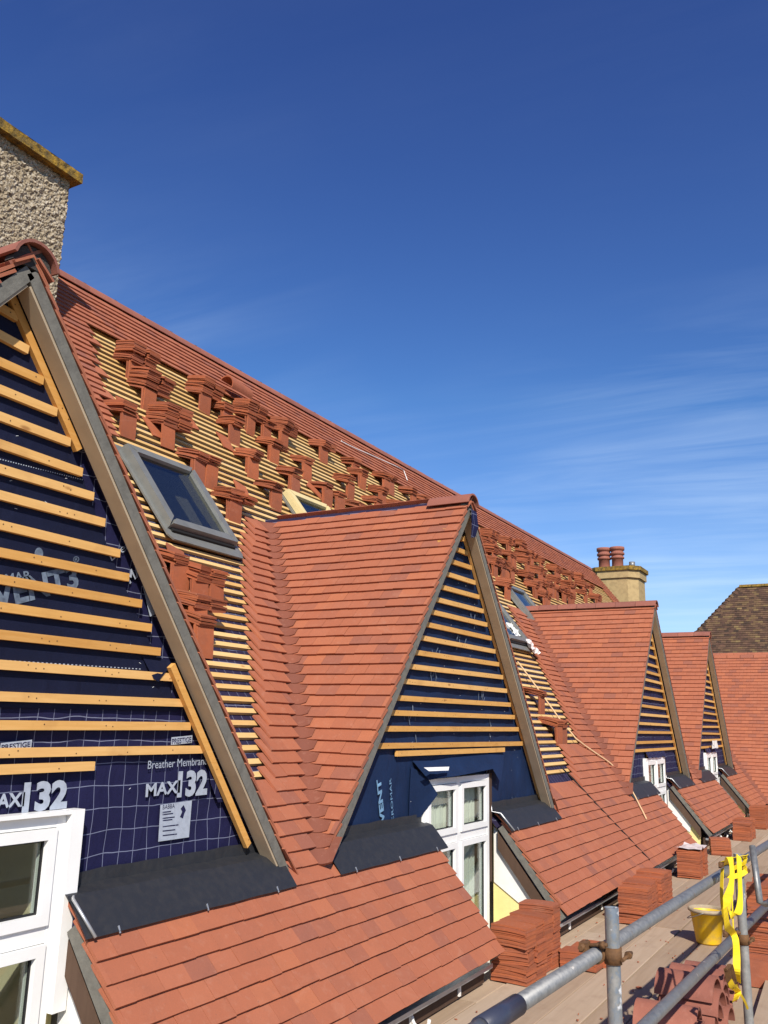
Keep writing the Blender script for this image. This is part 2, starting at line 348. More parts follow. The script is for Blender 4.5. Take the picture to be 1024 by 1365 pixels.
def pebble():
    m, t, b = mat_new('pebbledash', 0.95, 0.2); p = pos(t)
    v = nd(t, 'ShaderNodeTexVoronoi', {'Vector': p, 'Scale': 60.0}); n = noi(t, p, 2.4, 4)
    c = ramp(t, nd(t, 'ShaderNodeSeparateXYZ', {0: v.outputs['Color']}).outputs[0], [(0.0, (0.11, 0.085, 0.055)), (0.25, (0.235, 0.188, 0.128)), (0.7, (0.335, 0.28, 0.20)), (1.0, (0.45, 0.40, 0.32))])
    c = mixc(t, mapr(t, n, 0.45, 0.7, 0, 0.35), c, (0.24, 0.18, 0.10))
    t.links.new(c, b.inputs['Base Color']); bump(t, b, v.outputs['Distance'], 0.5, 0.01); return m
M['pebble'] = pebble()
def lichen():
    m, t, b = mat_new('lichened_stone', 0.95, 0.2); p = pos(t); n = noi(t, p, 14, 6, 0.7)
    c = ramp(t, n, [(0.32, (0.045, 0.036, 0.022)), (0.48, (0.16, 0.105, 0.03)), (0.62, (0.31, 0.185, 0.025)), (0.8, (0.22, 0.16, 0.07))])
    t.links.new(c, b.inputs['Base Color']); bump(t, b, noi(t, p, 50, 5), 0.8, 0.012); return m
M['lichen'] = lichen()
M['stack2'] = simple('sandy_render', (0.40, 0.295, 0.145), 0.95, var=0.3, sc=9, dark=(0.20, 0.14, 0.07), bmp=0.6, bd=0.01)

# ------------------------------------------------------------------ tiles
TW, TL, TT = 0.165, 0.20, 0.0145            # width, laid length, thickness
LIFT = 0.0365
def tile_geo(mb, tl, tr, hl, hr, L=TL, T=TT, lift=LIFT, cam_=0.002):
    """slab in local (u, v, n): tail at v=0 lifted on the course below, head at v=L"""
    n = len(mb.v); rows = ((0, tl, tr, lift), (L*0.5, (tl+hl)/2, (tr+hr)/2, lift*0.5+cam_), (L, hl, hr, 0.0))
    for dz in (0, T):
        for v, a, b, z in rows:
            mb.v += [V3((a, v, z+dz)), V3((b, v, z+dz))]
    F = [(0, 2, 3, 1), (2, 4, 5, 3), (6, 7, 9, 8), (8, 9, 11, 10), (0, 1, 7, 6), (1, 3, 9, 7), (3, 5, 11, 9), (5, 4, 10, 11), (4, 2, 8, 10), (2, 0, 6, 8)]
    for f in F: mb.f.append(tuple(n+i for i in f)); mb.sm.append(False)
FULL = {}
def full_tile(matk):
    if matk not in FULL:
        mb = MB(); tile_geo(mb, -TW/2+0.001, TW/2-0.001, -TW/2+0.001, TW/2-0.001); FULL[matk] = mb.mesh('tile', M[matk])
    return FULL[matk]
def lay(parent, O, U, V, N, i0, i1, lim, single=True, matk='tile', gauge=G, name='tile', wscale=1.0, seed=1, base=0.028, joined_name='tile_courses', lift=LIFT, thick=TT):
    """courses of tiles from i0 to i1 up the slope; lim(v, dv) gives the covered range of u for a tile whose tail is at v, at dv above it"""
    R = random.Random(seed); B = basis(U, V, N); tw = TW*wscale; big = MB(); cnt = 0
    for i in range(i0, i1):
        v = i*gauge; wob = R.uniform(-0.003, 0.003)
        segs = lim(v, 0.0); heads = lim(v, TL)
        for (a, b), (c, d) in zip(segs, heads):
            lo, hi = min(a, c), max(b, d)
            k0 = math.floor(lo/tw) - 1; k1 = math.ceil(hi/tw) + 1
            for k in range(k0, k1):
                u0 = (k + 0.5*(i % 2))*tw; u1 = u0 + tw
                tl, tr, hl, hr = min(max(u0, a), b), max(min(u1, b), a), min(max(u0, c), d), max(min(u1, d), c)
                if tr - tl < 0.012 and hr - hl < 0.012: continue
                if tr - tl < 0.004 and hr - hl < 0.03: continue
                uc = (u0+u1)/2; dv = wob + R.uniform(-0.0022, 0.0022); dn = base + R.uniform(-0.0008, 0.0022)
                rz, ry = R.gauss(0, 0.006), R.gauss(0, 0.006)
                at = O + U*uc + V*(v+dv) + N*dn
                rot = B @ Matrix.Rotation(rz, 3, 'Z') @ Matrix.Rotation(ry, 3, 'Y')
                whole = abs(tl-u0) < 1e-6 and abs(tr-u1) < 1e-6 and abs(hl-u0) < 1e-6 and abs(hr-u1) < 1e-6 and wscale == 1.0
                if single:
                    if whole: me = full_tile(matk)
                    else:
                        mb = MB(); tile_geo(mb, tl-uc, tr-uc, hl-uc, hr-uc, lift=lift, T=thick); me = mb.mesh('tile', M[matk])
                    meshobj(name, me, parent, at, rot)
                else:
                    mb = MB(); tile_geo(mb, tl-uc+0.001, tr-uc-0.001, hl-uc+0.001, hr-uc-0.001, lift=lift, T=thick)
                    nb = len(big.v); big.v += [at + rot @ p for p in mb.v]; big.f += [tuple(nb+q for q in f) for f in mb.f]; big.sm += mb.sm
                cnt += 1
    if not single and big.v: big.build(joined_name, M[matk], parent, kind='stuff')
    return cnt
def ridge_arch(mb, a, b, up, r, t=0.014, seg=10, ang=math.radians(86)):
    """half-round ridge tile from a to b"""
    a, b = V3(a), V3(b); d = (b-a).normalized(); up = V3(up); sd = d.cross(up).normalized()
    def ring(p, rr): return [p + (sd*math.sin(x) + up*math.cos(x))*rr for x in [(-ang + 2*ang*j/seg) for j in range(seg+1)]]
    mb.grid([ring(a, r), ring(b, r)]); mb.grid([ring(b, r-t), ring(a, r-t)])
    mb.grid([ring(a, r-t), ring(a, r)], False); mb.grid([ring(b, r), ring(b, r-t)], False)
    for e in (0, -1):
        q = [ring(a, r)[e], ring(b, r)[e], ring(b, r-t)[e], ring(a, r-t)[e]]; mb.poly(q if e else q[::-1])

# ------------------------------------------------------------------ ground and the house shell
mb = MB(); mb.quad((-900, -900, -H0), (900, -900, -H0), (900, 900, -H0), (-900, 900, -H0)); g = mb.build('ground', M['ground'], kind='structure')
XA, XB = -3.5, 25.0                         # ends of the main roof
DX = (2.18, 6.73, 13.75, 18.55)             # dormer centre lines
GAPH, GOFF = 0.70, 0.03                     # half width of the opening in the lower roof in front of each window
HWD, ZB, ZA = 2.11, -0.84, 1.84             # dormer half width at its foot, foot and apex heights
XC = 21.1                                   # eave of the cross wing
EX, EY, EZ = V3((1, 0, 0)), V3((0, 1, 0)), V3((0, 0, 1))
RV, RN = V3((0, CS, SN)), V3((0, -SN, CS))
RO = V3((0, YE, ZE))
def Yof(v): return YE + v*CS
def rp(u, v, n=0.0): return RO + EX*u + RV*v + RN*n
house = tag(empty('terraced_house', (11, 4, -H0)), 'long house with four steep gable dormers, its red tiled roof half stripped to battens', 'house')
mb = MB()
mb.box((XA+0.2, 3.14, -H0), (XB-0.2, 3.30, -2.25)); mb.box((XA+0.2, 11.2, -H0), (XB-0.2, 11.4, -1.0))
for x in (XA+0.2, XB-0.4):
    mb.prism([(x, 3.14, -H0), (x, 11.4, -H0), (x, 11.4, roofz(3.14)-0.1), (x, YR, ZR-0.15), (x, 3.14, roofz(3.14)-0.1)], (0.2, 0, 0))
xs = [XA+0.2] + [d + s*GAPH + GOFF for d in DX for s in (-1, 1)] + [XC+0.5]
for i in range(0, len(xs), 2): mb.box((xs[i], 3.16, -2.25), (xs[i+1], 3.28, -0.9))
mb.build('wall', M['render'], house)
# underlay sheet of the main roof, with openings behind the windows
mb = MB(); v0 = 0.873; vt = (YR-YE)/CS; vh = 3.2
segs = [(xs[i], xs[i+1]) for i in range(0, len(xs), 2)]; segs[0] = (XA, segs[0][1]); segs[-1] = (segs[-1][0], XB)
for a, b in segs: mb.hexa([rp(a, v0, -0.03), rp(b, v0, -0.03), rp(b, vh, -0.03), rp(a, vh, -0.03), rp(a, v0), rp(b, v0), rp(b, vh), rp(a, vh)])
mb.hexa([rp(XA, vh, -0.03), rp(XB, vh, -0.03), rp(XB, vt, -0.03), rp(XA, vt, -0.03), rp(XA, vh), rp(XB, vh), rp(XB, vt), rp(XA, vt)])
roof = mb.build('main_roof', M['mem_roof'], house)
mb = MB(); mb.hexa([(XA, YR, ZR-0.03), (XB, YR, ZR-0.03), (XB, 2*YR-3, roofz(3)-0.03), (XA, 2*YR-3, roofz(3)-0.03), (XA, YR, ZR+0.06), (XB, YR, ZR+0.06), (XB, 2*YR-3, roofz(3)+0.06), (XA, 2*YR-3, roofz(3)+0.06)])
mb.build('back_slope', M['tile'], roof)
def dval(dv): return 0.080 + 0.60*dv         # valley tile half width above its tail
def lval(k): return lambda v: DX[k] - HWD + (Yof(v) - 3.0)     # left valley of dormer k on the main roof
def rval(k): return lambda v: DX[k] + HWD - (Yof(v) - 3.0)
VD = (3.0 + HWD - YE)/CS                    # where the dormer ridges run into the roof
# ------------------------------------------------------------------ lower roof aprons between the windows
tops = []
aps = [(XA, DX[0]-GAPH+GOFF), (DX[0]+0.60, DX[1]-GAPH+GOFF), (DX[1]+GAPH+GOFF, DX[2]-GAPH+GOFF), (DX[2]+GAPH+GOFF, DX[3]-GAPH+GOFF), (DX[3]+GAPH+GOFF, XC+0.9)]
for k, (a, b) in enumerate(aps):
    mb = MB(); mb.hexa([rp(a+0.03, 0.03, -0.04), rp(b-0.03, 0.03, -0.04), rp(b-0.03, 0.9, -0.04), rp(a+0.03, 0.9, -0.04), rp(a+0.03, 0.03, 0.02), rp(b-0.03, 0.03, 0.02), rp(b-0.03, 0.9, 0.02), rp(a+0.03, 0.9, 0.02)])
    ap = mb.build('lower_roof', M['mem_roof'], house)
    if k == 4: lim = lambda v, dv, a=a: [(a, XC + (v+dv)*CS - dval(dv))]
    else: lim = lambda v, dv, a=a, b=b: [(a, b)]
    lay(ap, RO, EX, RV, RN, 0, 9, lim, single=k in (1, 2, 3), seed=20+k)
    # cut ends: cement undercloak below the tile ends
    for x, s in ((a, 1), (b, -1)):
        if k == 0 and s == 1 or k == 4 and s == -1: continue
        mb = MB(); x1 = x + s*0.05; lo, hi = min(x, x1), max(x, x1)
        mb.hexa([rp(lo, 0.0, -0.02), rp(hi, 0.0, -0.02), rp(hi, 0.86, -0.02), rp(lo, 0.86, -0.02), rp(lo, 0.0, 0.034), rp(hi, 0.0, 0.034), rp(hi, 0.86, 0.034), rp(lo, 0.86, 0.034)])
        mb.build('verge_undercloak', M['undercloak'], ap)
    mb = MB(); mb.box((a+0.02, YE+0.02, ZE-0.062), (b-0.02, YE+0.075, ZE-0.035)); mb.build('eaves_tray', M['lead_edge'], ap)
    mb = MB(); mb.box((a+0.02, YE+0.085, ZE-0.165), (b-0.02, YE+0.11, ZE-0.03)); mb.build('fascia', M['dark_wood'], ap)
    x = a + 0.12; R = random.Random(k)
    while x < b - 0.1 and k < 4 and k > 0:
        mb = MB(); mb.box((x, YE+0.114, ZE-0.20), (x+0.05, YE+0.6, ZE-0.05)); mb.build('rafter_foot', M['dark_wood'], ap); x += 0.42
# ------------------------------------------------------------------ tiled parts of the main roof
g12 = lval(1); g01 = rval(0)
def strip_left(v):
    R = random.Random(int(v/G+0.5)*13)
    return g12(v) - (0.40 if v < 3.6 else 0.40 - 0.17*(v-3.6)/0.6) + R.uniform(-0.02, 0.02)
def lim12(v, dv):
    r = g12(v+dv) - dval(dv)
    if v < 1.34: l = g01(v) + 0.02
    else: l = max(strip_left(v), g01(v)+0.02)
    return [(min(l, r), r)]
lay(roof, RO, EX, RV, RN, 9, 43, lim12, single=True, seed=3)
g23 = lval(2); g12r = rval(1)
def sl3(v):
    Y = Yof(v); return g23(v) - 0.60 - 0.2*max(0, 4-Y) if Y > 3.42 else 10.05 + (Y-3.06)*1.4
def lim23(v, dv):
    r = g23(v+dv) - dval(dv); l = max(g12r(v)+0.02, sl3(v) if v > 1.0 else 0)
    return [(min(l, r), r)]
lay(roof, RO, EX, RV, RN, 9, 43, lim23, single=False, seed=4)
lay(roof, RO, EX, RV, RN, 9, 43, lambda v, dv: [(rval(2)(v)+0.02, lval(3)(v+dv)-dval(dv))] if rval(2)(v) < lval(3)(v) else [], single=False, seed=5)
lay(roof, RO, EX, RV, RN, 9, 43, lambda v, dv: [(rval(3)(v)+0.02, max(rval(3)(v)+0.02, XC + (v+dv)*CS - dval(dv)))], single=False, seed=6)
NT = int((vt-0.05)/G)
def limtop(v, dv):
    i = int(v/G+0.5); R = random.Random(i*7)
    Y = Yof(v)
    if i >= 69: return [(XA, XB)]
    r = 4.98 + (Y-5.5)*0.52 + (0.0825 if i % 2 else 0) + R.uniform(-0.05, 0.05)
    return [(3.2, r), (24.1, XB)]
lay(roof, RO, EX, RV, RN, 49, NT, limtop, single=False, seed=8)
for i in range(int((XB-XA)/0.45)):           # main ridge
    x = XA + i*0.45
    if x < 3.6: continue
    mb = MB(); ridge_arch(mb, (x, YR, ZR-0.035), (x+0.445, YR, ZR-0.035), (0, 0, 1), 0.125+rnd(-0.002, 0.002)); o = mb.build('ridge_tile', M['ridge'], roof)
    mb = MB(); mb.box((x-0.02, YR-0.03, ZR+0.082), (x+0.02, YR+0.03, ZR+0.098)); mb.build('ridge_clip', M['mortar'], roof)
# battens
BM = {}
def batten(parent, a, b, matk='batten_roof', w=0.038, t=0.025, wdir=None):
    mb = MB(); mb.beam(a, b, wdir or RV, w, t); return mb.build('batten', M[matk], parent)
R = random.Random(5)
for i in range(13, 71):
    v = i*G + 0.055; n = 0.0135
    if v < VD - 0.02:
        l, r = g01(v)+0.03, strip_left(v-0.055) + 0.10
        if r - l > 0.1:
            j = R.uniform(-0.004, 0.004); batten(roof, rp(max(l, 3.6), v+j, n), rp(r, v+R.uniform(-0.004, 0.004), n))
        l, r = g12r(v)+0.03, sl3(v)+0.1
        if r - l > 0.1: batten(roof, rp(l, v, n), rp(r, v, n))
    else:
        x = 4.4 + R.uniform(-0.6, 0.3)
        while x < 24.6:
            x1 = min(x + R.choice((3.0, 3.6, 4.2)), 24.7)
            jj = R.uniform(-0.005, 0.005); batten(roof, rp(x, v+jj, n), rp(x1-0.004, v+jj+R.uniform(-0.004, 0.004), n)); x = x1

# ------------------------------------------------------------------ valley tiles
def valley_tiles(parent, k, side, single):
    """curved trough tiles in the valley between the main roof (left of dormer) and dormer slope"""
    big = MB()
    for i in range(9 if side < 0 else 12, 43):
        def ring(dvv, lift):
            v = i*G + dvv; X = lval(k)(v); Y = Yof(v); Z = ZE + v*SN; d = dval(dvv) + 0.012
            P0, P1, P2 = V3((X-d, Y, Z)), V3((X, Y, Z)), V3((X, Y-d, Z)); res = []
            if side == 1: P0.x = 2*DX[k]-P0.x; P1.x = 2*DX[k]-P1.x; P2.x = 2*DX[k]-P2.x
            n = V3((-0.5*(1 if side < 0 else -1), -0.5, 0.72)).normalized()
            for j in range(7):
                t = j/6; res.append(P0*(1-t)**2 + P1*2*t*(1-t) + P2*t*t + n*lift)
            return res
        tl = i*G
        a, b = ring(0, 0.064), ring(0.19, 0.020)
        # rounded tail
        for j in range(7):
            s = 1 - (abs(j-3)/3)**2; a[j] = a[j] + V3((-0.3*(1 if side < 0 else -1), -0.3, -0.75))*0.022*s
        n = V3((-0.5*(1 if side < 0 else -1), -0.5, 0.72)).normalized()*0.016
        mb = MB() if single else big
        up_ = [p + n for p in a]; uh = [p + n for p in b]
        if side < 0: mb.grid([up_, uh]); mb.grid([a, up_], False)
        else: mb.grid([uh, up_]); mb.grid([up_, a], False)
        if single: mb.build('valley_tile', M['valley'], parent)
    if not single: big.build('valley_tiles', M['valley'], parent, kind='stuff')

# ------------------------------------------------------------------ dormers
def hw(z): return (ZA - z)/SL
def text_mesh(s, size, bold=0.0, shear=0.0, space=1.0):
    cu = bpy.data.curves.new('print', 'FONT'); cu.body = s; cu.size = size; cu.offset = bold; cu.shear = shear; cu.space_character = space
    cu.align_x = 'LEFT'; cu.resolution_u = 3
    o = bpy.data.objects.new('print_tmp', cu); COL.objects.link(o); dg = bpy.context.evaluated_depsgraph_get()
    me = bpy.data.meshes.new_from_object(o.evaluated_get(dg)); bpy.data.objects.remove(o); bpy.data.curves.remove(cu); return me
def put_text(parent, s, p0, p1, height, matk, Y, bold=0.0, name='printed_words'):
    """flat print on the gable face, baseline from p0 to p1 (x, z)"""
    me = text_mesh(s, 1.0, bold); xs_ = [v.co.x for v in me.vertices]; ys_ = [v.co.y for v in me.vertices]
    wd = max(xs_) - min(xs_); ht = max(0.7, max(ys_)); x0 = min(xs_)
    d = V3((p1[0]-p0[0], 0, p1[1]-p0[1])); L = d.length; d.normalize(); upv = V3((-d.z, 0, d.x))
    for v in me.vertices:
        c = d*((v.co.x-x0)/wd*L) + upv*(v.co.y/ht*height); v.co = c
    me.materials.append(M[matk]); me.update()
    return meshobj(name, me, parent, V3((p0[0], Y, p0[1])))
def px(x, y, Y=YM): p = onY(x, y, Y); return (p.x, p.z)

def window(parent, xc, k):
    x0, x1, zt, zb = xc-0.62, xc+0.62, -0.405, -2.12; yf = YM - 0.035; W = M['upvc']
    xm, ztr = xc - 0.01, -0.86
    mb = MB()
    mb.box((x0, yf, zb), (x0+0.045, yf+0.07, zt)); mb.box((x1-0.045, yf, zb), (x1, yf+0.07, zt)); mb.box((x0+0.045, yf+0.001, zt-0.045), (x1-0.045, yf+0.069, zt)); mb.box((x0+0.045, yf+0.001, zb), (x1-0.045, yf+0.069, zb+0.07))
    mb.box((xm-0.032, yf+0.0015, zb+0.07), (xm+0.032, yf+0.068, zt-0.045)); mb.box((x0+0.045, yf+0.002, ztr-0.032), (xm-0.032, yf+0.067, ztr+0.032)); mb.box((xm+0.032, yf+0.002, ztr-0.032), (x1-0.045, yf+0.067, ztr+0.032))
    mb.build('window_frame', W, parent)
    for a, b in ((x0+0.045, xm-0.032), (xm+0.032, x1-0.045)):
        for c, d in ((zb+0.07, ztr-0.032), (ztr+0.032, zt-0.045)):
            s = 0.044; y0, y1 = yf-0.012, yf+0.05
            mb = MB(); a2, b2, c2, d2 = a+0.003, b-0.003, c+0.003, d-0.003
            mb.prism([(a2, y0, c2), (a2, y0, d2), (a2+s, y0, d2-s), (a2+s, y0, c2+s)], (0, y1-y0, 0)); mb.prism([(b2, y0, d2), (b2, y0, c2), (b2-s, y0, c2+s), (b2-s, y0, d2-s)], (0, y1-y0, 0))
            mb.prism([(a2, y0, d2), (b2, y0, d2), (b2-s, y0, d2-s), (a2+s, y0, d2-s)], (0, y1-y0, 0)); mb.prism([(b2, y0, c2), (a2, y0, c2), (a2+s, y0, c2+s), (b2-s, y0, c2+s)], (0, y1-y0, 0))
            o = mb.build('sash', W, parent)
            gk = MB(); e = 0.008; a3, b3, c3, d3 = a2+s, b2-s, c2+s, d2-s; yy = yf+0.012
            gk.box((a3, yy, c3), (a3+e, yy+0.01, d3)); gk.box((b3-e, yy, c3), (b3, yy+0.01, d3)); gk.box((a3+e, yy, c3), (b3-e, yy+0.01, c3+e)); gk.box((a3+e, yy, d3-e), (b3-e, yy+0.01, d3))
            gk.build('gasket', M['gasket'], parent)
            pn = MB(); pn.box((a3+e*0.5, yf+0.023, c3+e*0.5), (b3-e*0.5, yf+0.029, d3-e*0.5)); pn.build('pane', M['glass'], parent)
    # the room behind: open box
    mb = MB(); ax, bx, ya, yb, za, zb2 = xc-0.66, xc+0.66, YM+0.06, YM+0.45, -2.2, -0.36
    mb.quad((ax, yb, za), (bx, yb, za), (bx, yb, zb2), (ax, yb, zb2)); mb.quad((bx, ya, za), (bx, ya, zb2), (bx, yb, zb2), (bx, yb, za)); mb.quad((ax, ya, za), (ax, yb, za), (ax, yb, zb2), (ax, ya, zb2))
    mb.quad((ax, ya, za), (bx, ya, za), (bx, yb, za), (ax, yb, za)); mb.quad((ax, ya, zb2), (ax, yb, zb2), (bx, yb, zb2), (bx, ya, zb2)); mb.build('room_lining', M['cream'], parent)
    for xa, xb_ in ((x0+0.05, xm-0.02),) + (((xm+0.22, x1-0.1),) if k else ()):
        mb = MB(); rows = [[], []]
        for j in range(60):
            t = j/59; x = xa + t*(xb_-xa); y = YM+0.064 + 0.014*math.sin(t*58) + 0.008*math.sin(t*23)
            rows[0].append((x, y, -2.1)); rows[1].append((x, y, -0.42))
        mb.grid(rows); mb.build('curtain', M['curtain'], parent)

def lead_apron(parent, x0, x1):
    mb = MB(); N_ = 36; rows = []
    prof = [(0.770, 0.086), (0.80, 0.0855), (0.85, 0.083), (0.90, 0.080), (0.965, 0.074)]
    for v, n in prof:
        rows.append([rp(x0+(x1-x0)*j/N_, v + 0.0025*noise.noise(V3((x0+j*0.21, v*9, 3))), n + 0.0018*noise.noise(V3((x0+j*0.33, v*7, 1)))) for j in range(N_+1)])
    for z in (-0.70, -0.645):
        rows.append([V3((x0+(x1-x0)*j/N_, YM-0.012+0.004*noise.noise(V3((j*0.3+x0, z*20, 7))), z + 0.006*noise.noise(V3((j*0.25+x0, 2, 5))))) for j in range(N_+1)])
    sk = [p - RN*0.010 for p in rows[0]]
    mb.grid([sk]+rows, False); o = mb.build('lead_flashing', M['lead'], parent)
    for t in (0.12, 0.5, 0.88):
        u = x0 + (x1-x0)*t; c = MB(); c.hexa([rp(u, 0.762, 0.082), rp(u+0.008, 0.762, 0.082), rp(u+0.010, 0.792, 0.087), rp(u+0.002, 0.792, 0.087), rp(u, 0.762, 0.085), rp(u+0.008, 0.762, 0.085), rp(u+0.010, 0.792, 0.090), rp(u+0.002, 0.792, 0.090)]); c.build('lead_clip', M['lead_edge'], parent)
    return o

def soffit_and_verge(parent, xc, s):
    """s=-1 left, +1 right: soffit board under the overhang and undercloak along the verge"""
    def P(v, Y, n): return V3((xc + s*(HWD - v*CS), Y, ZB + v*SN)) + V3((s*SN, 0, CS))*n
    L = 3.405
    def bar(y0, y1, n0, n1, va, vb, name, matk):
        mb = MB(); q = [P(va, y0, n0), P(va, y1, n0), P(vb, y1, n0), P(vb, y0, n0), P(va, y0, n1), P(va, y1, n1), P(vb, y1, n1), P(vb, y0, n1)]
        if s > 0: pass
        else: q = [q[1], q[0], q[3], q[2], q[5], q[4], q[7], q[6]]
        mb.hexa(q); return mb.build(name, M[matk], parent)
    bar(YV+0.006, YV+0.088, -0.064, -0.0525, -0.04, L-0.08, 'soffit_board', 'soffit')
    bar(YV, YV+0.05, -0.052, 0.006, -0.05, L-0.03, 'verge_undercloak', 'undercloak')

LIVE_SIDE = V3((-SN, 0, CS))
def dormer(k):
    xc = DX[k]; al, ar = xc-HWD, xc+HWD
    mb = MB()
    for s in (-1, 1):
        q = [(xc+s*HWD, YV+0.03, ZB), (xc, YV+0.03, ZA), (xc, 3+HWD, ZA), (xc+s*HWD, 3.0, ZB)]
        n = V3((s*SN, 0, CS))*0.02
        if s < 0: q = q[::-1]
        q = [V3(p) for p in q]; q = q[::-1]
        mb.hexa([p - n*1.5 for p in q] + [p + n*0.5 for p in q])
    D = mb.build('gable_dormer', M['mem_roof'], house)
    D['label'] = ('steep gable dormer with black membrane, orange battens and large lettering beside the pebbledashed chimney', 'gable dormer with plain blue membrane and a single ridge tile at its tip',
                  'gable dormer fully ridged, with a loose rope lying below it', 'small looking gable dormer beside the cross wing roof')[k]
    # gable face
    zt = -0.40; mb = MB(); e = 0.03
    def W_(z): return hw(z) - e
    wx = 0.60
    def sag(x, z):                               # slack cloth: folds and sags, always behind the battens
        q = V3((x*2.2+k*9, 0, z*3.1)); f = noise.noise(q) + 0.6*noise.noise(V3((x*7+z*3, k, z*5))) + 0.5*abs(noise.noise(V3((x*5-z*6, 3+k, z*2))))
        return YM + 0.002 + 0.009*max(0.0, f + 0.5)
    NX, NZ = 60, 90; rows = []
    for i in range(NZ+1):
        z = zt + (ZA-0.05-zt)*i/NZ; rows.append([(xc + W_(z)*(2*j/NX-1), sag(xc + W_(z)*(2*j/NX-1), z), z) for j in range(NX+1)])
    mb.grid(rows)
    for sg in (-1, 1):
        rows = []
        for i in range(19):
            z = -0.86 + (zt+0.86)*i/18; xa_, xb_ = (xc-W_(z), xc-wx) if sg < 0 else (xc+wx, xc+W_(z)); rows.append([(xa_+(xb_-xa_)*j/40, sag(xa_+(xb_-xa_)*j/40, z), z) for j in range(41)])
        mb.grid(rows)
    mb.build('gable_membrane', M['mem_blue'] if k == 1 else M['mem_grid'], D)
    for s in (-1, 1): soffit_and_verge(D, xc, s)
    # tiles on both slopes
    for s in (-1, 1):
        O = V3((xc + s*HWD, 0, ZB)); V_ = V3((-s*CS, 0, SN)); N_ = V3((s*SN, 0, CS)); U_ = V3((0, float(s), 0))
        if s < 0: lim = lambda v, dv: [(-(3.0+(v+dv)*CS) + dval(dv), -(YV-0.008))]
        else: lim = lambda v, dv: [(YV-0.008, 3.0+(v+dv)*CS - dval(dv))]
        lay(D, O, U_, V_, N_, 0, 35, lim, single=(k == 1 and s < 0), seed=40+k*2+s, base=0.008 if s < 0 else 0.006, **({} if s < 0 else dict(lift=0.016, thick=0.009)))
        valley_tiles(D, k, s, single=(k == 1 and s < 0))
        # lead at the foot of the gable
        lead_apron(D, *((xc-HWD+0.06, xc-0.575) if s < 0 else (xc+(0.575 if k == 0 else 0.69), xc+HWD-0.06)))
    # ridge
    y = YV - 0.035; L = 0.31; n = 1 if k == 1 else 7
    for i in range(n):
        ln = 0.40 if k == 1 else L
        mb = MB(); ridge_arch(mb, (xc, y, ZA-0.028), (xc, y+ln-0.006, ZA-0.028+rnd(-0.003, 0.003)), (0, 0, 1), 0.118, ang=math.radians(78)); mb.build('ridge_tile', M['ridge'], D); y += ln
    if k == 1:
        mb = MB(); rows = []
        for j in range(30):
            yy = YV+0.36 + j*(HWD-0.3)/29; z = ZA + 0.055 + 0.008*noise.noise(V3((0, yy*6, 0)))
            rows.append([(xc-0.055, yy, z-0.055), (xc-0.015, yy, z), (xc+0.02, yy, z), (xc+0.06, yy, z-0.055)])
        mb.grid(rows); mb.build('ridge_membrane', M['mem_roof'], D)
        mb = MB(); mb.grid([[(xc-0.05, YV-0.03, ZA-0.05), (xc+0.07, YV-0.03, ZA-0.06)], [(xc-0.07, YV-0.045, ZA-0.17), (xc+0.06, YV-0.05, ZA-0.19)], [(xc-0.03, YV-0.02, ZA-0.30), (xc+0.05, YV-0.025, ZA-0.28)]]); mb.build('membrane_tongue', M['mem_grid'], D)
    mb = MB(); pts = [(xc + 0.098*math.sin(a), YV-0.004, ZA-0.03 + 0.098*math.cos(a)) for a in [math.radians(-88+17.6*j) for j in range(11)]]; mb.prism(pts, (0, 0.05, 0)); mb.build('mortar_fill', M['mortar'], D)
    for s in (-1, 1):
        mb = MB(); mb.beam((xc+s*0.012, YV-0.008, ZA+0.022), (xc+s*0.098, YV-0.008, ZA-0.045), (0, 1, 0), 0.03, 0.011); mb.build('tile_slip', M['tile'], D)
    wsh = -0.05 if k == 0 else 0.0; window(D, xc + wsh, k)
    # reveal beside the window (the cheek below the lower roof)
    gx = xc + (0.60 if k == 0 else GAPH + GOFF) + 0.052
    def cz(Y, d): return roofz(Y) - d/CS
    mb = MB(); mb.prism([(gx+0.012, YM, -2.2), (gx+0.012, YE+0.16, -2.2), (gx+0.012, YE+0.16, cz(YE+0.16, 0.05)), (gx+0.012, YM, cz(YM, 0.05))], (0.03, 0, 0)); mb.build('insulation_panel', M['foam'], D)
    mb = MB(); mb.prism([(gx, YM-0.01, cz(YM-0.01, 0.34)), (gx, YE+0.30, cz(YE+0.30, 0.22)), (gx, YE+0.26, cz(YE+0.26, 0.06)), (gx, YM-0.01, cz(YM-0.01, 0.06))], (0.01, 0, 0)); mb.build('white_board', M['plaster'], D)
    mb = MB(); mb.prism([(gx-0.035, YM-0.06, cz(YM-0.06, 0.13)), (gx-0.035, YE+0.14, cz(YE+0.14, 0.13)), (gx-0.035, YE+0.14, cz(YE+0.14, 0.045)), (gx-0.035, YM-0.06, cz(YM-0.06, 0.045))], (0.034, 0, 0)); mb.build('rafter', M['dark_wood'], D)
    mb = MB(); mb.box((xc+0.615, YM+0.036, -2.2), (gx+0.010, YM+0.06, -0.95)); mb.build('insulation_panel', M['foam'], D)
    if k > 0:
        mb = MB(); mb.box((xc+0.625, YM-0.03, -1.28), (xc+0.695, YM+0.0, -0.40)); mb.build('dark_post', M['dark_wood'], D)
    else:
        mb = MB(); mb.box((xc+wsh+0.622, YM-0.065, -1.16), (xc+wsh+0.69, YM+0.0, -0.385)); mb.box((xc-0.70, YM-0.064, -0.402), (xc+wsh+0.621, YM-0.001, -0.386)); mb.build('jamb_cover', M['upvc'], D)
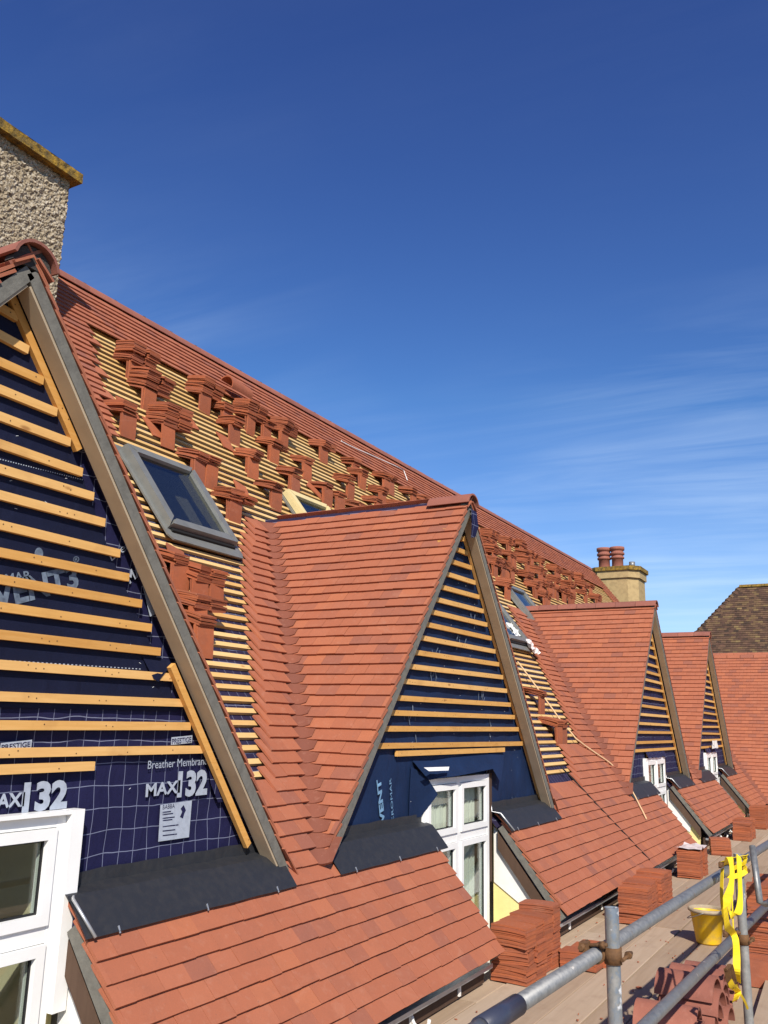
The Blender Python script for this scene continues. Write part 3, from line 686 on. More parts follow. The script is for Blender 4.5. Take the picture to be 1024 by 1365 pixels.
    mb = MB(); xl = xc+(0.575 if k == 0 else 0.69); xu = xc+(0.65 if k == 0 else 0.69); mb.tube([V3((xu, YM-0.02, -0.63)), V3((xu, YM-0.03, -0.72)), rp(xl+0.005, 0.94, 0.092), rp(xl+0.04, 0.765, 0.094)], 0.0075, 6); mb.build('lead_welt', M['lead_edge'], D)
    # battens on the gable
    yb = YM - 0.0135
    def gb(x0, z0, x1, z1, y=yb, matk='batten'):
        mb = MB(); mb.beam((x0, y, z0), (x1, y, z1), (0, 0, 1), 0.038, 0.025); return mb.build('batten', M[matk], D)
    if k == 0:
        lefty = [411, 446, 483, 519, 555, 591, 626, 661, 700, 738, 773, 810, 847, 887, 930, 968, 1003]
        right = [(22, 424), (36, 467), (56, 508), (74, 550), (92, 590), (108, 630), (123, 662), (138, 697), (158, 738), (170, 770), (187, 805), (200, 837), (212, 869), (228, 903), (243, 937), (252, 968), (268, 999)]
        for ly, (rx, ry) in zip(lefty, right):
            a, b = px(0, ly, yb), px(rx, ry, yb); f = ((xc-hw(a[1])+0.08) - a[0])/(b[0]-a[0]) if abs(b[0]-a[0]) > 0.02 else 0
            zl = a[1] + (b[1]-a[1])*max(f, -12)*0.25; gb(xc-hw(zl)+0.1, zl, b[0], b[1])
        a, b = px(0, 1026, yb), px(124, 1021, yb); gb(a[0]-0.5, a[1], b[0], b[1])
        yb2 = yb
        for p, q, yy in (((8, 382), (104, 600), yb-0.002), ((228, 887), (330, 1127), yb-0.0265)):
            a, b = px(*p, yy), px(*q, yy); gb(a[0], a[1], b[0], b[1], yy)
    elif k == 1:
        xr = 480; ly = [225, 272, 325, 375, 430, 480, 530, 580, 635, 695, 752, 812, 880, 940, 1005, 1075]; rr = [(416, 240), (432, 297), (448, 355), (462, 415), (478, 473), (495, 530), (510, 585), (527, 640), (543, 693), (558, 745), (574, 797), (590, 852), (605, 908), (621, 958), (637, 1007), (653, 1065)]
        lx = [385, 365, 347, 328, 310, 290, 270, 248, 230, 206, 183, 160, 136, 110, 85, 57]
        for x, y_, (x2, y2) in zip(lx, ly, rr):
            a, b = px(480+x/3.033, 640+y_/3.033, yb), px(480+x2/3.033, 640+y2/3.033, yb); gb(a[0]-0.22, a[1]+(a[1]-b[1])*0.05, b[0], b[1])
        a, b = px(480+147/3.033, 640+1106/3.033, yb), px(480+581/3.033, 640+1090/3.033, yb); gb(*a, *b)
        a, b = px(480+420/3.033, 640+225/3.033, yb), px(480+732/3.033, 640+1300/3.033, yb-0.002); gb(*a, *b, yb-0.002)
    else:
        z = -0.30; R = random.Random(k)
        while z < 1.5:
            gb(xc-hw(z)+0.10, z+R.uniform(-0.01, 0.01), xc+hw(z)-0.16, z+R.uniform(-0.01, 0.01)); z += 0.126
        gb(xc-0.45, -0.37, xc+0.3, -0.365)
        gb(xc+hw(1.5)-0.15, 1.5, xc+hw(-0.7)-0.15, -0.68, yb-0.002)
    return D
DD = [dormer(k) for k in range(4)]

# ------------------------------------------------------------------ membrane sheets, flaps and print on the gables
d0, d1 = DD[0], DD[1]
yo = YM - 0.004
def sheet(parent, pix, name, matk, Y, bulge=0.0):
    mb = MB(); mb.poly([(px(x, y, Y)[0], Y, px(x, y, Y)[1]) for x, y in pix]); o = mb.build(name, M[matk], parent); return o
# black vent membrane lapped over the grid membrane
zb_ = px(0, 948, yo)[1]
mb = MB(); q = [(DX[0]-hw(zb_)+0.08, zb_)] + [px(*p, yo) for p in ((238, 948), (222, 905), (190, 835), (147, 738), (113, 645), (101, 615), (54, 480), (32, 410))] + [(DX[0]-0.06, 1.70)]
mb.poly([(x, yo, z) for x, z in q]); mb.build('vent_membrane', M['mem_black'], d0)
for (a, b) in (((0, 612), (112, 640)), ((0, 880), (190, 892))):      # stitched laps
    p, q = px(*a, yo-0.002), px(*b, yo-0.002); mb = MB(); n = 70
    for j in range(n):
        if j % 2: continue
        x = p[0]+(q[0]-p[0])*j/n; z = p[1]+(q[1]-p[1])*j/n; x2 = p[0]+(q[0]-p[0])*(j+0.9)/n; z2 = p[1]+(q[1]-p[1])*(j+0.9)/n
        mb.quad((x, yo-0.002, z-0.0022), (x2, yo-0.002, z2-0.0022), (x2, yo-0.002, z2+0.0022), (x, yo-0.002, z+0.0022))
    tag(mb.build('lap_stitching', M['print'], d0), kind='stuff')
def words(parent, s, p0, p1, hpx, matk, Y, bold=0.0):
    a, b = px(*p0, Y), px(*p1, Y); h = abs(px(p0[0], p0[1]-hpx, Y)[1] - a[1]); return put_text(parent, s, a, b, h, matk, Y, bold)
yp = YM - 0.0065
words(d0, 'Breather Membrane', (197, 1025), (276, 1019), 11, 'print', yp)
words(d0, 'MAXI', (194, 1062), (240, 1056), 17, 'print', yp, 0.03)
words(d0, '132', (236, 1061), (276, 1057), 33, 'print', yp, 0.05)
words(d0, 'MAXI', (-22, 1079), (32, 1074), 19, 'print', yp, 0.03)
words(d0, '132', (29, 1081), (89, 1075), 38, 'print', yp, 0.05)
for p0, p1, h in (((0, 1000), (42, 995), 8), ((228, 992), (256, 989), 8)):
    a, b = px(*p0, yp), px(*p1, yp); hh = abs(px(p0[0], p0[1]-h, yp)[1]-a[1])
    mb = MB(); mb.quad((a[0], yp, a[1]-0.004), (b[0], yp, b[1]-0.004), (b[0], yp, b[1]+hh+0.004), (a[0], yp, a[1]+hh+0.004)); mb.build('printed_panel', M['print'], d0)
    put_text(d0, 'PRESTIGE', (a[0]+0.006, a[1]), (b[0]-0.006, b[1]), hh*0.9, 'mem_grid', yp-0.001, 0.02)
def spec_label(pix, Y):
    mb = MB(); mb.poly([(px(*p, Y)[0], Y, px(*p, Y)[1]) for p in pix]); mb.build('printed_panel', M['print'], d0)
spec_label([(211, 1122), (252, 1116), (256, 1067), (214, 1073)], yp)
words(d0, 'BABBA', (217, 1079), (233, 1077), 6, 'mem_grid', yp-0.001)
mb = MB()
for yy, x1_ in ((1083, 228), (1086, 231), (1091, 233), (1094, 230), (1102, 238), (1108, 234), (1114, 236)):   # lines of small print, too fine to read
    a, b = px(217, yy, yp-0.001), px(x1_, yy-2.4*(x1_-217)/21, yp-0.001)
    mb.quad((a[0], yp-0.001, a[1]-0.002), (b[0], yp-0.001, b[1]-0.002), (b[0], yp-0.001, b[1]+0.003), (a[0], yp-0.001, a[1]+0.003))
tag(mb.build('small_print', M['mem_grid'], d0), kind='stuff')
mb = MB(); q = [px(*p, yp-0.001) for p in ((240, 1089), (243, 1082), (241, 1078), (245, 1073), (248, 1080), (246, 1084), (244, 1091))]; mb.poly([(x, yp-0.001, z) for x, z in q]); mb.build('printed_mark', M['mem_grid'], d0)
words(d0, 'Breathe', (149, 748), (192, 716), 12, 'print', yp)
words(d0, 'MAX', (173, 778), (200, 754), 15, 'print', yp, 0.03)
spec_label([(200, 822), (217, 814), (203, 774), (190, 780)], yp)
words(d0, 'CROMAR', (-30, 784), (42, 772), 13, 'print_faint', yo-0.003, 0.02)
words(d0, 'VENT3', (-8, 812), (106, 782), 34, 'print_faint', yo-0.003, 0.04)
words(d0, '\u00ae', (98, 750), (106, 749), 8, 'print_faint', yo-0.003)
mb = MB(); c = px(52, 738, yo-0.003)
mb.poly([(c[0]+0.022*math.cos(a), yo-0.003, c[1]+0.026*math.sin(a)) for a in [j*math.pi/8 for j in range(16)]]); mb.build('printed_mark', M['print_faint'], d0)
words(d1, 'CROMAR', (525.5, 1096), (521.5, 1037), 6, 'print_blue', YM-0.004)
words(d1, 'VENT', (513, 1097), (507.5, 1037), 12, 'print_blue', YM-0.004, 0.04)
for (x, y, w_, h_) in ((547, 965, 20, 22), (553, 1000, 14, 10), (615, 860, 14, 16), (580, 875, 8, 10), (578, 905, 9, 12), (650, 985, 14, 40), (650, 1030, 16, 22), (685, 1072, 6, 8), (640, 930, 10, 14), (632, 828, 10, 20)):
    mb = MB(); Yk = YM-0.004                    # torn scraps of faded print
    for j in range(5):
        ax, az = px(x+rnd(-w_, w_)/2, y+rnd(-h_, h_)/2, Yk); L = rnd(0.03, 0.10); an = rnd(0.8, 2.2); wd = rnd(0.004, 0.012)
        dx_, dz_ = math.cos(an)*L, math.sin(an)*L
        mb.quad((ax, Yk-j*0.0002, az), (ax+wd, Yk-j*0.0002, az-wd*0.3), (ax+dx_+wd*1.3, Yk-j*0.0002, az+dz_), (ax+dx_, Yk-j*0.0002, az+dz_+wd*0.4))
    tag(mb.build('faded_print', M['print_faint'], d1), kind='stuff')
# flap hanging over the head of the second dormer's window
def flap(parent, pts, matk='mem_blue', name='membrane_flap'):
    mb = MB(); n = len(pts[0]); rows = [[V3((px(x, y, Y)[0], Y, px(x, y, Y)[1])) for x, y, Y in r] for r in pts]
    mb.grid(rows); return mb.build(name, M[matk], parent)
A, B_, C_ = YM-0.005, YM-0.05, YM-0.11
flap(d1, [[(550, 1014, A), (575, 1014, A), (600, 1010, A), (630, 1006, A), (655, 1003, A), (672, 1006, A)], [(560, 1026, B_), (580, 1028, B_), (603, 1026, B_), (632, 1021, B_), (656, 1016, B_), (671, 1020, B_)], [(572, 1040, B_-0.01), (586, 1037, C_+0.02), (606, 1035, C_), (632, 1030, C_), (657, 1025, C_+0.02), (668, 1044, B_)]])
flap(d1, [[(548, 1022, A), (560, 1029, A-0.02), (572, 1040, B_-0.01)], [(546, 1055, A), (566, 1055, B_+0.01), (584, 1059, B_-0.025)], [(545, 1090, A), (553, 1090, A), (561, 1089, A-0.02)]])
flap(d1, [[(565, 1023, C_), (599, 1022, C_)], [(572, 1028, C_-0.02), (598, 1027, C_-0.02)]], 'white_plastic', 'folded_edge')
flap(d0, [[(188, 872, A), (225, 880, A), (228, 884, A)], [(205, 905, B_+0.02), (214, 902, B_+0.02), (224, 892, B_+0.02)], [(210, 908, B_+0.02), (212, 909, B_+0.02), (214, 905, B_+0.02)]], 'mem_black')
flap(d0, [[(276, 1012, A), (288, 1030, A)], [(281, 1045, A-0.02), (294, 1052, A-0.02)], [(291, 1070, A-0.01), (302, 1068, A-0.01)]], 'mem_grid')
for k in (2, 3):                               # crumpled membrane over the far windows
    mb = MB(); rows = []; xc = DX[k]
    for i in range(3):
        rows.append([(xc-0.55+j*0.12, YM-0.01-0.10*i/4+0.03*noise.noise(V3((j, i, k))), -0.30-0.05*i+0.05*noise.noise(V3((j*0.7, i*0.5, k+3)))) for j in range(11)])
    mb.grid(rows); mb.build('membrane_flap', M['mem_grid'], DD[k])
mb = MB(); xc = DX[3]; rows = [[(xc-0.2+j*0.11, YM-0.10+0.05*noise.noise(V3((j*0.6, i*0.6, 9))), -0.18-0.05*i+0.06*noise.noise(V3((j*0.5, i*0.7, 2)))) for j in range(6)] for i in range(4)]; mb.grid(rows); mb.build('folded_edge', M['white_plastic'], DD[3])

# ------------------------------------------------------------------ rooflights
def rooflight(u0, u1, v0, v1, matk='steel_grey', apron=True):
    mb = MB(); n0, n1 = 0.0, 0.05; e = 0.035        # flashing kerb
    if apron:
        rows = []
        pts = [rp(u0-e, v0-0.19, 0.075)]
        mb.prism([rp(u0-e, v1+0.05, 0.04), rp(u0-e, v0-0.07, 0.062), rp(u0-e+0.04, v0-0.12, 0.066), rp(u1+e-0.02, v0-0.13, 0.066), rp(u1+e+0.02, v0-0.07, 0.062), rp(u1+e, v1+0.05, 0.04)], RN*0.014)
    else: mb.prism([rp(u0-0.03, v0-0.03, 0.03), rp(u1+0.03, v0-0.03, 0.03), rp(u1+0.03, v1+0.03, 0.03), rp(u0-0.03, v1+0.03, 0.03)], RN*0.02)
    rl = mb.build('rooflight', M['steel_grey'], house)
    w_ = 0.078; t0, t1 = 0.055, 0.135
    def bar(a, b, c, d, name):                    # bevelled bar
        mb = MB(); i = 0.018; ctr = (a+b+c+d)/4
        q = [a, b, c, d]; topq = [p + (ctr-p).normalized()*i for p in q]
        mb.hexa([p + RN*t0 for p in q] + [p + RN*(t1-0.03) for p in q]); mb.hexa([p + RN*(t1-0.03) for p in q] + [p + RN*t1 for p in topq]); mb.build(name, M[matk], rl)
    P = rp
    bar(P(u0, v0), P(u0+w_, v0+w_), P(u0+w_, v1-w_), P(u0, v1), 'frame_side'); bar(P(u1-w_, v0+w_), P(u1, v0), P(u1, v1), P(u1-w_, v1-w_), 'frame_side')
    bar(P(u0, v0), P(u1, v0), P(u1-w_, v0+w_), P(u0+w_, v0+w_), 'frame_bottom'); bar(P(u0+w_, v1-w_), P(u1-w_, v1-w_), P(u1, v1), P(u0, v1), 'frame_top')
    mb = MB(); mb.hexa([P(u0+0.03, v0-0.035, t0), P(u1-0.03, v0-0.035, t0), P(u1-0.03, v0, t0), P(u0+0.03, v0, t0), P(u0+0.03, v0-0.035, t1-0.04), P(u1-0.03, v0-0.035, t1-0.04), P(u1-0.03, v0, t1-0.04), P(u0+0.03, v0, t1-0.04)]); mb.build('frame_seal', M['black'], rl)
    mb = MB(); a, b, c, d = u0+w_*0.8, u1-w_*0.8, v0+w_*0.8, v1-w_*0.8
    mb.hexa([P(a, c, 0.100), P(b, c, 0.100), P(b, d, 0.100), P(a, d, 0.100), P(a, c, 0.106), P(b, c, 0.106), P(b, d, 0.106), P(a, d, 0.106)]); mb.build('pane', M['glass_dark'], rl)
    mb = MB(); z0, z1 = 0.0655, 0.098
    mb.hexa([P(b-0.13, c, z0), P(b, c, z0), P(b, d, z0), P(b-0.13, d, z0), P(b-0.05, c, z1), P(b, c, z1), P(b, d, z1), P(b-0.05, d, z1)]); mb.build('inner_lining', M['pine'], rl)
    mb = MB(); mb.hexa([P(a+0.32, c+0.05, z0), P(a+0.46, c+0.05, z0), P(a+0.46, c+0.42, z0), P(a+0.32, c+0.42, z0), P(a+0.32, c+0.05, z0+0.01), P(a+0.46, c+0.05, z0+0.01), P(a+0.46, c+0.42, z0+0.01), P(a+0.32, c+0.42, z0+0.01)]); mb.build('inner_board', M['cream'], rl)
    return rl
rooflight(4.92, 5.74, 3.68, 4.60)['label'] = 'grey framed rooflight lying in the bare battens beside the first dormer'
rooflight(7.45, 8.25, 4.12, 4.93, 'pine', False)
p = onR(697, 800, 0.1); rooflight(p.x-0.4, p.x+0.45, (p.y-YE)/CS-0.5, (p.y-YE)/CS+0.4)
p = onR(668, 822, 0.1); rooflight(p.x-0.45, p.x+0.35, (p.y-YE)/CS-0.35, (p.y-YE)/CS+0.45)

# ------------------------------------------------------------------ chimneys
def rough_box(mb, lo, hi, step, amp, sc):
    x0, y0, z0 = lo; x1, y1, z1 = hi
    def disp(p, n):
        d, _ = noise.voronoi(p*sc); return p + n*(amp*(0.5-d[0])*1.6 + amp*0.5*noise.noise(p*sc*0.5))
    def face(o, a, b, n):
        na, nb = max(2, int(a.length/step)), max(2, int(b.length/step)); mb.grid([[disp(o + a*(i/na) + b*(j/nb), n) for i in range(na+1)] for j in range(nb+1)], False)
    face(V3((x0, y0, z0)), V3((x1-x0, 0, 0)), V3((0, 0, z1-z0)), V3((0, -1, 0))); face(V3((x1, y0, z0)), V3((0, y1-y0, 0)), V3((0, 0, z1-z0)), V3((1, 0, 0)))
    face(V3((x0, y1, z0)), V3((0, y0-y1, 0)), V3((0, 0, z1-z0)), V3((-1, 0, 0))); face(V3((x1, y1, z0)), V3((x0-x1, 0, 0)), V3((0, 0, z1-z0)), V3((0, 1, 0)))
mb = MB(); CX1, CY0 = 4.885, 6.22
rough_box(mb, (3.55, CY0, 2.6), (CX1, CY0+0.62, 4.86), 0.0125, 0.018, 36)
ch = mb.build('chimney', M['pebble'], house, label='pebbledashed chimney stack with a yellow lichened coping')
mb = MB(); rough_box(mb, (3.47, CY0-0.085, 4.86), (CX1+0.07, CY0+0.705, 4.955), 0.03, 0.008, 18); mb.quad((3.47, CY0-0.085, 4.955), (CX1+0.07, CY0-0.085, 4.955), (CX1+0.07, CY0+0.705, 4.955), (3.47, CY0+0.705, 4.955)); mb.quad((3.47, CY0+0.705, 4.86), (CX1+0.07, CY0+0.705, 4.86), (CX1+0.07, CY0-0.085, 4.86), (3.47, CY0-0.085, 4.86))
mb.build('coping', M['lichen'], ch)
# far chimney at the end of the roof
def ngon(y0, y1, x0, x1, c, z): return [V3((x0, y0+c, z)), V3((x0+c, y0, z)), V3((x1-c, y0, z)), V3((x1, y0+c, z)), V3((x1, y1-c, z)), V3((x1-c, y1, z)), V3((x0+c, y1, z)), V3((x0, y1-c, z))]
pc = onX(822, 765, 26.0)
def oct_(mb, g_, z0, z1): mb.prism(ngon(5.98-g_, 7.32+g_, 25.6-g_, 26.9+g_, 0.26, z0), (0, 0, z1-z0))
mb = MB(); oct_(mb, 0, 0.5, 4.30); ch2 = mb.build('chimney', M['stack2'], house, label='sandy rendered chimney with two red pots at the roof end')
mb = MB(); oct_(mb, 0.05, 4.30, 4.52); mb.build('collar', M['stack2'], ch2)
mb = MB(); oct_(mb, 0.10, 4.52, 4.64); mb.build('coping', M['lichen'], ch2)
for py_ in (7.02, 6.62):
    mb = MB(); mb.lathe((26.05, py_, 4.64), [(0.17, 0), (0.165, 0.30), (0.20, 0.31), (0.20, 0.36), (0.172, 0.37), (0.175, 0.42), (0.21, 0.43), (0.21, 0.49), (0.18, 0.50), (0.18, 0.56), (0.215, 0.57), (0.215, 0.66), (0.16, 0.665), (0.14, 0.55), (0.13, 0.2)], 18); mb.build('chimney_pot', M['ridge'], ch2)
mb = MB(); mb.tube([(26.0, 6.18, 4.64), (26.0, 6.18, 4.82)], 0.09, 10); mb.build('flue_cowl', M['galv'], ch2)

# ------------------------------------------------------------------ cross wing at the far end, part of the same house
mb = MB(); zc_top = 1.80; xt = XC + (zc_top-ZE)/SL
CV, CN, CU = V3((CS, 0, SN)), V3((-SN, 0, CS)), V3((0, -1, 0)); CO = V3((XC, 0, ZE))
mb.prism([(XC, YE-8, ZE), (xt, YE-8, zc_top), (2*xt-XC, YE-8, ZE)], (0, 8.0+3.6, 0)); cw = mb.build('cross_wing', M['mem_roof'], house)
lay(cw, CO, CU, CV, CN, 0, int((zc_top-ZE)/SN/G)+1, lambda v, dv: [(-(YE+(v+dv)*CS) + dval(dv) if v < 5 else -6, 3.2)], single=False, seed=70, base=0.01)
mb = MB(); y = 4.6
for i in range(14): ridge_arch(mb, (xt, y-0.30, zc_top-0.03), (xt, y, zc_top-0.03), (0, 0, 1), 0.10); y -= 0.31
mb.build('ridge_tiles', M['tile'], cw, kind='stuff')
mb = MB()
for i in range(0, 34):
    v = i*G; c = CO + V3((v*CS, YE+v*CS, v*SN)); c2 = CO + V3(((v+0.19)*CS, YE+(v+0.19)*CS, (v+0.19)*SN)); n = V3((-0.5, -0.5, 0.72))*0.07
    d, d2 = dval(0)+0.012, dval(0.19)+0.012
    mb.grid([[c+V3((-d, 0, 0))+n, c+V3((-d*.25, -d*.25, 0))+n, c+V3((0, -d, 0))+n], [c2+V3((-d2, 0, 0))+n*0.5, c2+V3((-d2*.25, -d2*.25, 0))+n*0.5, c2+V3((0, -d2, 0))+n*0.5]])
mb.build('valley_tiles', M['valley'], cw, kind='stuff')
mb = MB(); mb.box((XC+0.3, YE-7.8, -H0), (2*xt-XC-0.3, YE+3, ZE-0.02)); mb.build('wing_wall', M['render'], cw)

# ------------------------------------------------------------------ old house beyond
XO = 36.0; pr = onX(986, 783, XO); zt_ = pr.z; yr = pr.y; run = 4.6; ze = zt_ - SL*run
mb = MB(); e = [V3((XO-run, yr+run, ze)), V3((XO-run, yr-14, ze)), V3((XO+run, yr-14, ze)), V3((XO+run, yr+run, ze))]; r_ = [V3((XO, yr, zt_)), V3((XO, yr-14, zt_))]
oh = tag(empty('old_house', (XO, yr-5, -H0)), 'house beyond with an old dark brown hipped tile roof behind the cross wing', 'house')
mb.poly([e[1], e[0], r_[0], r_[1]][::-1]); mb.poly([e[0], e[3], r_[0]][::-1]); mb.poly([e[3], e[2], r_[1], r_[0]][::-1]); mb.poly([e[2], e[1], r_[1]][::-1]); mb.poly(e)
ro = mb.build('roof', M['tile_old'], oh)
lay(ro, V3((XO-run, 0, ze)), CU, CV, CN, 0, int(run/CS/0.105), lambda v, dv: [(-(yr+run-(v+dv)*CS), -(yr-9))], single=False, matk='tile_old', gauge=0.105, seed=80, base=0.0)
mb = MB()
for i in range(40):                             # bonnet tiles down the hip
    t = i/40; c = r_[0].lerp(e[0], t); dd = (e[0]-r_[0]).normalized(); sd = V3((0.7, 0.7, 0)); up_ = V3((-0.35, 0.35, 0.87)).normalized()
    c2 = c + dd*0.2; mb.grid([[c-sd*0.12-up_*0.05, c+up_*0.04, c+sd*0.12-up_*0.05], [c2-sd*0.14-up_*0.02, c2+up_*0.09, c2+sd*0.14-up_*0.02]]); 
mb.build('hip_tiles', M['tile_old'], ro, kind='stuff')
mb = MB()
for i in range(24): ridge_arch(mb, (XO, yr-0.45*i-0.44, zt_-0.02), (XO, yr-0.45*i, zt_-0.02), (0, 0, 1), 0.12)
mb.build('ridge_tiles', M['lichen'], ro, kind='stuff')
mb = MB(); mb.box((XO-run+0.4, yr-13.6, -H0), (XO+run-0.4, yr+run-0.4, ze-0.01)); mb.build('wall', M['render'], oh)

# ------------------------------------------------------------------ loose tiles
def loose_tile_mesh(L=0.265, W=0.165, T=0.012, camber=0.007, name='tile'):
    mb = MB(); n = 4; rows = []
    for i in range(n+1):
        y = -L/2 + L*i/n; z = camber*(1-(2*i/n-1)**2); rows.append((y, z))
    a = len(mb.v)
    for dz in (0, T):
        for y, z in rows: mb.v += [V3((-W/2, y, z+dz)), V3((W/2, y, z+dz))]
    o = 2*(n+1)
    for i in range(n):
        k = 2*i; mb.f += [(k, k+2, k+3, k+1), (o+k, o+k+1, o+k+3, o+k+2), (k+1, k+3, o+k+3, o+k+1), (k+2, k, o+k, o+k+2)]; mb.sm += [False]*4
    mb.f += [(0, 1, o+1, o), (2*n+1, 2*n, o+2*n, o+2*n+1)]; mb.sm += [False]*2
    for x in (-0.045, 0.045): mb.box((x-0.012, L/2-0.022, -0.008), (x+0.012, L/2-0.004, 0.0))
    return mb.mesh(name, M['tile_loose'])
LT = [loose_tile_mesh(camber=c) for c in (0.003, 0.0045, 0.006)]
RS = random.Random(99)
def col_of_tiles(parent, base, yaw, pitch, n, tdir=1, jit=0.006, step=0.0133):
    """n tiles one upon another; pitch tilts the pile back toward the roof"""
    B = Matrix.Rotation(yaw, 3, 'Z') @ Matrix.Rotation(pitch, 3, 'X'); upv = B @ EZ
    p = V3(base)
    for i in range(n):
        r = B @ Matrix.Rotation(RS.gauss(0, 0.014), 3, 'Z') @ Matrix.Rotation(RS.gauss(0, 0.006), 3, 'Y') @ (Matrix.Rotation(math.pi, 3, 'Z') if RS.random() < 0.3 else Matrix.Identity(3))
        o = meshobj('tile', RS.choice(LT), parent, p + V3((RS.gauss(0, jit), RS.gauss(0, jit), 0)), r); p = p + upv*step
    return p
GR = 'tile stacks loaded out on the roof'
def roof_stack(x, y, n, cols=1, label='loose red tiles stacked level across the bare battens of the upper roof', prop=True, ring=None):
    hgt = n*0.0133; c = onR(x, y, 0.078 + 0.31*hgt)     # middle of the pile, standing off the slope
    e = tag(empty('tile_stack', onR(x, y, 0.03)), label, 'tile stack', GR)
    pitch = math.radians(RS.uniform(11, 18))
    for k in range(cols):
        off = (k-(cols-1)/2)*0.172
        n1 = n if k == 0 else max(4, n - RS.randint(0, 2))
        b = c + V3((off, RS.uniform(-0.015, 0.015), -hgt/2))
        yaw = RS.gauss(0, 0.07)
        nn = n1//2; p = col_of_tiles(e, b, yaw, pitch, nn); col_of_tiles(e, p + V3((RS.uniform(-0.016, 0.016), RS.uniform(-0.014, 0.014), 0)), yaw+RS.gauss(0, 0.06), pitch-0.05, n1-nn)
    if prop:                                       # tiles stood upright on a batten to carry the pile
        for k in range(1 if RS.random() < 0.6 else cols):
            u = c.x + (k-(cols-1)/2)*0.172 if cols > 1 else c.x + RS.uniform(-0.03, 0.03)
            for q in range(3):
                y_ = c.y - 0.105 + q*0.0145; zt2 = c.z - hgt/2 - 0.105*math.sin(pitch) + 0.004; zb2 = roofz(y_) + 0.030
                B = Matrix.Rotation(RS.gauss(0, 0.05), 3, 'Z') @ Matrix.Rotation(math.radians(90) + RS.gauss(0, 0.03), 3, 'X')
                meshobj('tile', PROP, e, V3((u + RS.gauss(0, 0.006), y_, zt2 - 0.112)), B)
    return e
PROP = loose_tile_mesh(L=0.22, camber=0.003)
z8 = 1/2.695
near = [(215,150,14,2),(266,243,15,2),(160,335,6,1),(336,368,15,2),(462,265,14,2),(440,512,7,2),(552,385,7,1),(625,345,14,2),(615,500,6,1),(690,612,5,1),(742,402,12,2),(708,465,6,2),(768,565,6,1),(815,520,6,1),(885,470,7,2),(885,615,5,1),(965,588,6,1),(990,528,6,1),(1000,680,5,1),(565,650,6,2)]
own = {0: 'largest loose tile stack, just under the tiled courses near the pebbledashed chimney', 1: 'double tile stack directly below the largest one near the pebbledashed chimney',
       2: 'short single tile stack beside the first dormer verge above the grey rooflight', 3: 'broad double tile stack on the battens above the grey rooflight', 4: 'double tile stack just short of the loose half round ridge tile',
       5: 'double tile stack touching the top corner of the grey rooflight', 7: 'tall double tile stack just past the loose half round ridge tile', 9: 'short single tile stack just short of the bare pine rooflight',
       15: 'short single tile stack just past the bare pine rooflight', 19: 'low double tile stack between the grey rooflight and the second dormer valley'}
for i, (x, y, n, c) in enumerate(near): roof_stack(100+x*z8, 420+y*z8, n+RS.randint(0, 1), c, **({'label': own[i]} if i in own else {}))
for x, y, n, c in [(452,25,7,1),(500,118,6,1),(520,85,7,1),(540,40,7,2),(622,88,8,1),(660,110,6,1),(575,128,5,1)]: roof_stack(300+x/2.56, 620+y/2.56, n, c, label='loose red tile stack rising just behind the bare ridge of the second dormer')
far = [(55,60),(75,165),(78,245),(175,110),(185,195),(195,300),(150,390),(275,185),(290,235),(300,335),(262,125),(390,235),(390,310),(400,395),(420,465),(500,295),(490,365),(500,425),(590,330),(600,405),(590,475),(660,350),(690,400),(690,455),(735,415),(780,490)]
far += [(30, 110), (130, 260), (345, 400), (450, 400), (550, 440), (330, 200)]
for x, y in far: roof_stack(640+x/5.12, 700+y/5.12, RS.randint(7, 12), RS.choice((1, 2, 2)), label='loose red tiles stacked on battens toward the far end of the roof')
for x, y, n, c in [(264,762,9,2),(262,800,7,2),(258,822,5,1),(226,742,6,1)]: roof_stack(x, y, n, c, label='loose red tiles piled below the rooflight beside the first dormer verge')
roof_stack(737, 962, 6, 2, label='loose red tiles piled beside the rope between the second and third dormers')
roof_stack(711, 922, 5, 1, label='loose red tiles piled beside the rope between the second and third dormers')
for x, y, n, c in [(668,388,6,1),(930,645,5,1),(520,330,6,1)]: roof_stack(100+x*z8, 420+y*z8, n, c)
# single tiles left lying on the battens
for (x, y) in [(205, 572), (250, 560), (300, 590), (215, 560), (322, 655), (388, 640), (420, 655), (170, 545), (235, 745)]:
    p = onR(x, y, 0.03); B = basis(EX, RV, RN) @ Matrix.Rotation(RS.gauss(0, 0.35), 3, 'Z')
    tag(meshobj('tile', LT[1], None, p, B), 'single loose red tile lying flat on the roof battens', 'tile', 'single tiles on the battens')
# a half-round ridge tile lying on the roof
a = onR(301, 512, 0.16); mb = MB(); ridge_arch(mb, a, a + V3((0.42, 0.03, 0.0)), (0, -0.6, 0.8), 0.11); tag(mb.build('ridge_tile', M['tile_loose']), 'half round red ridge tile lying loose among the tile stacks', 'ridge tile')
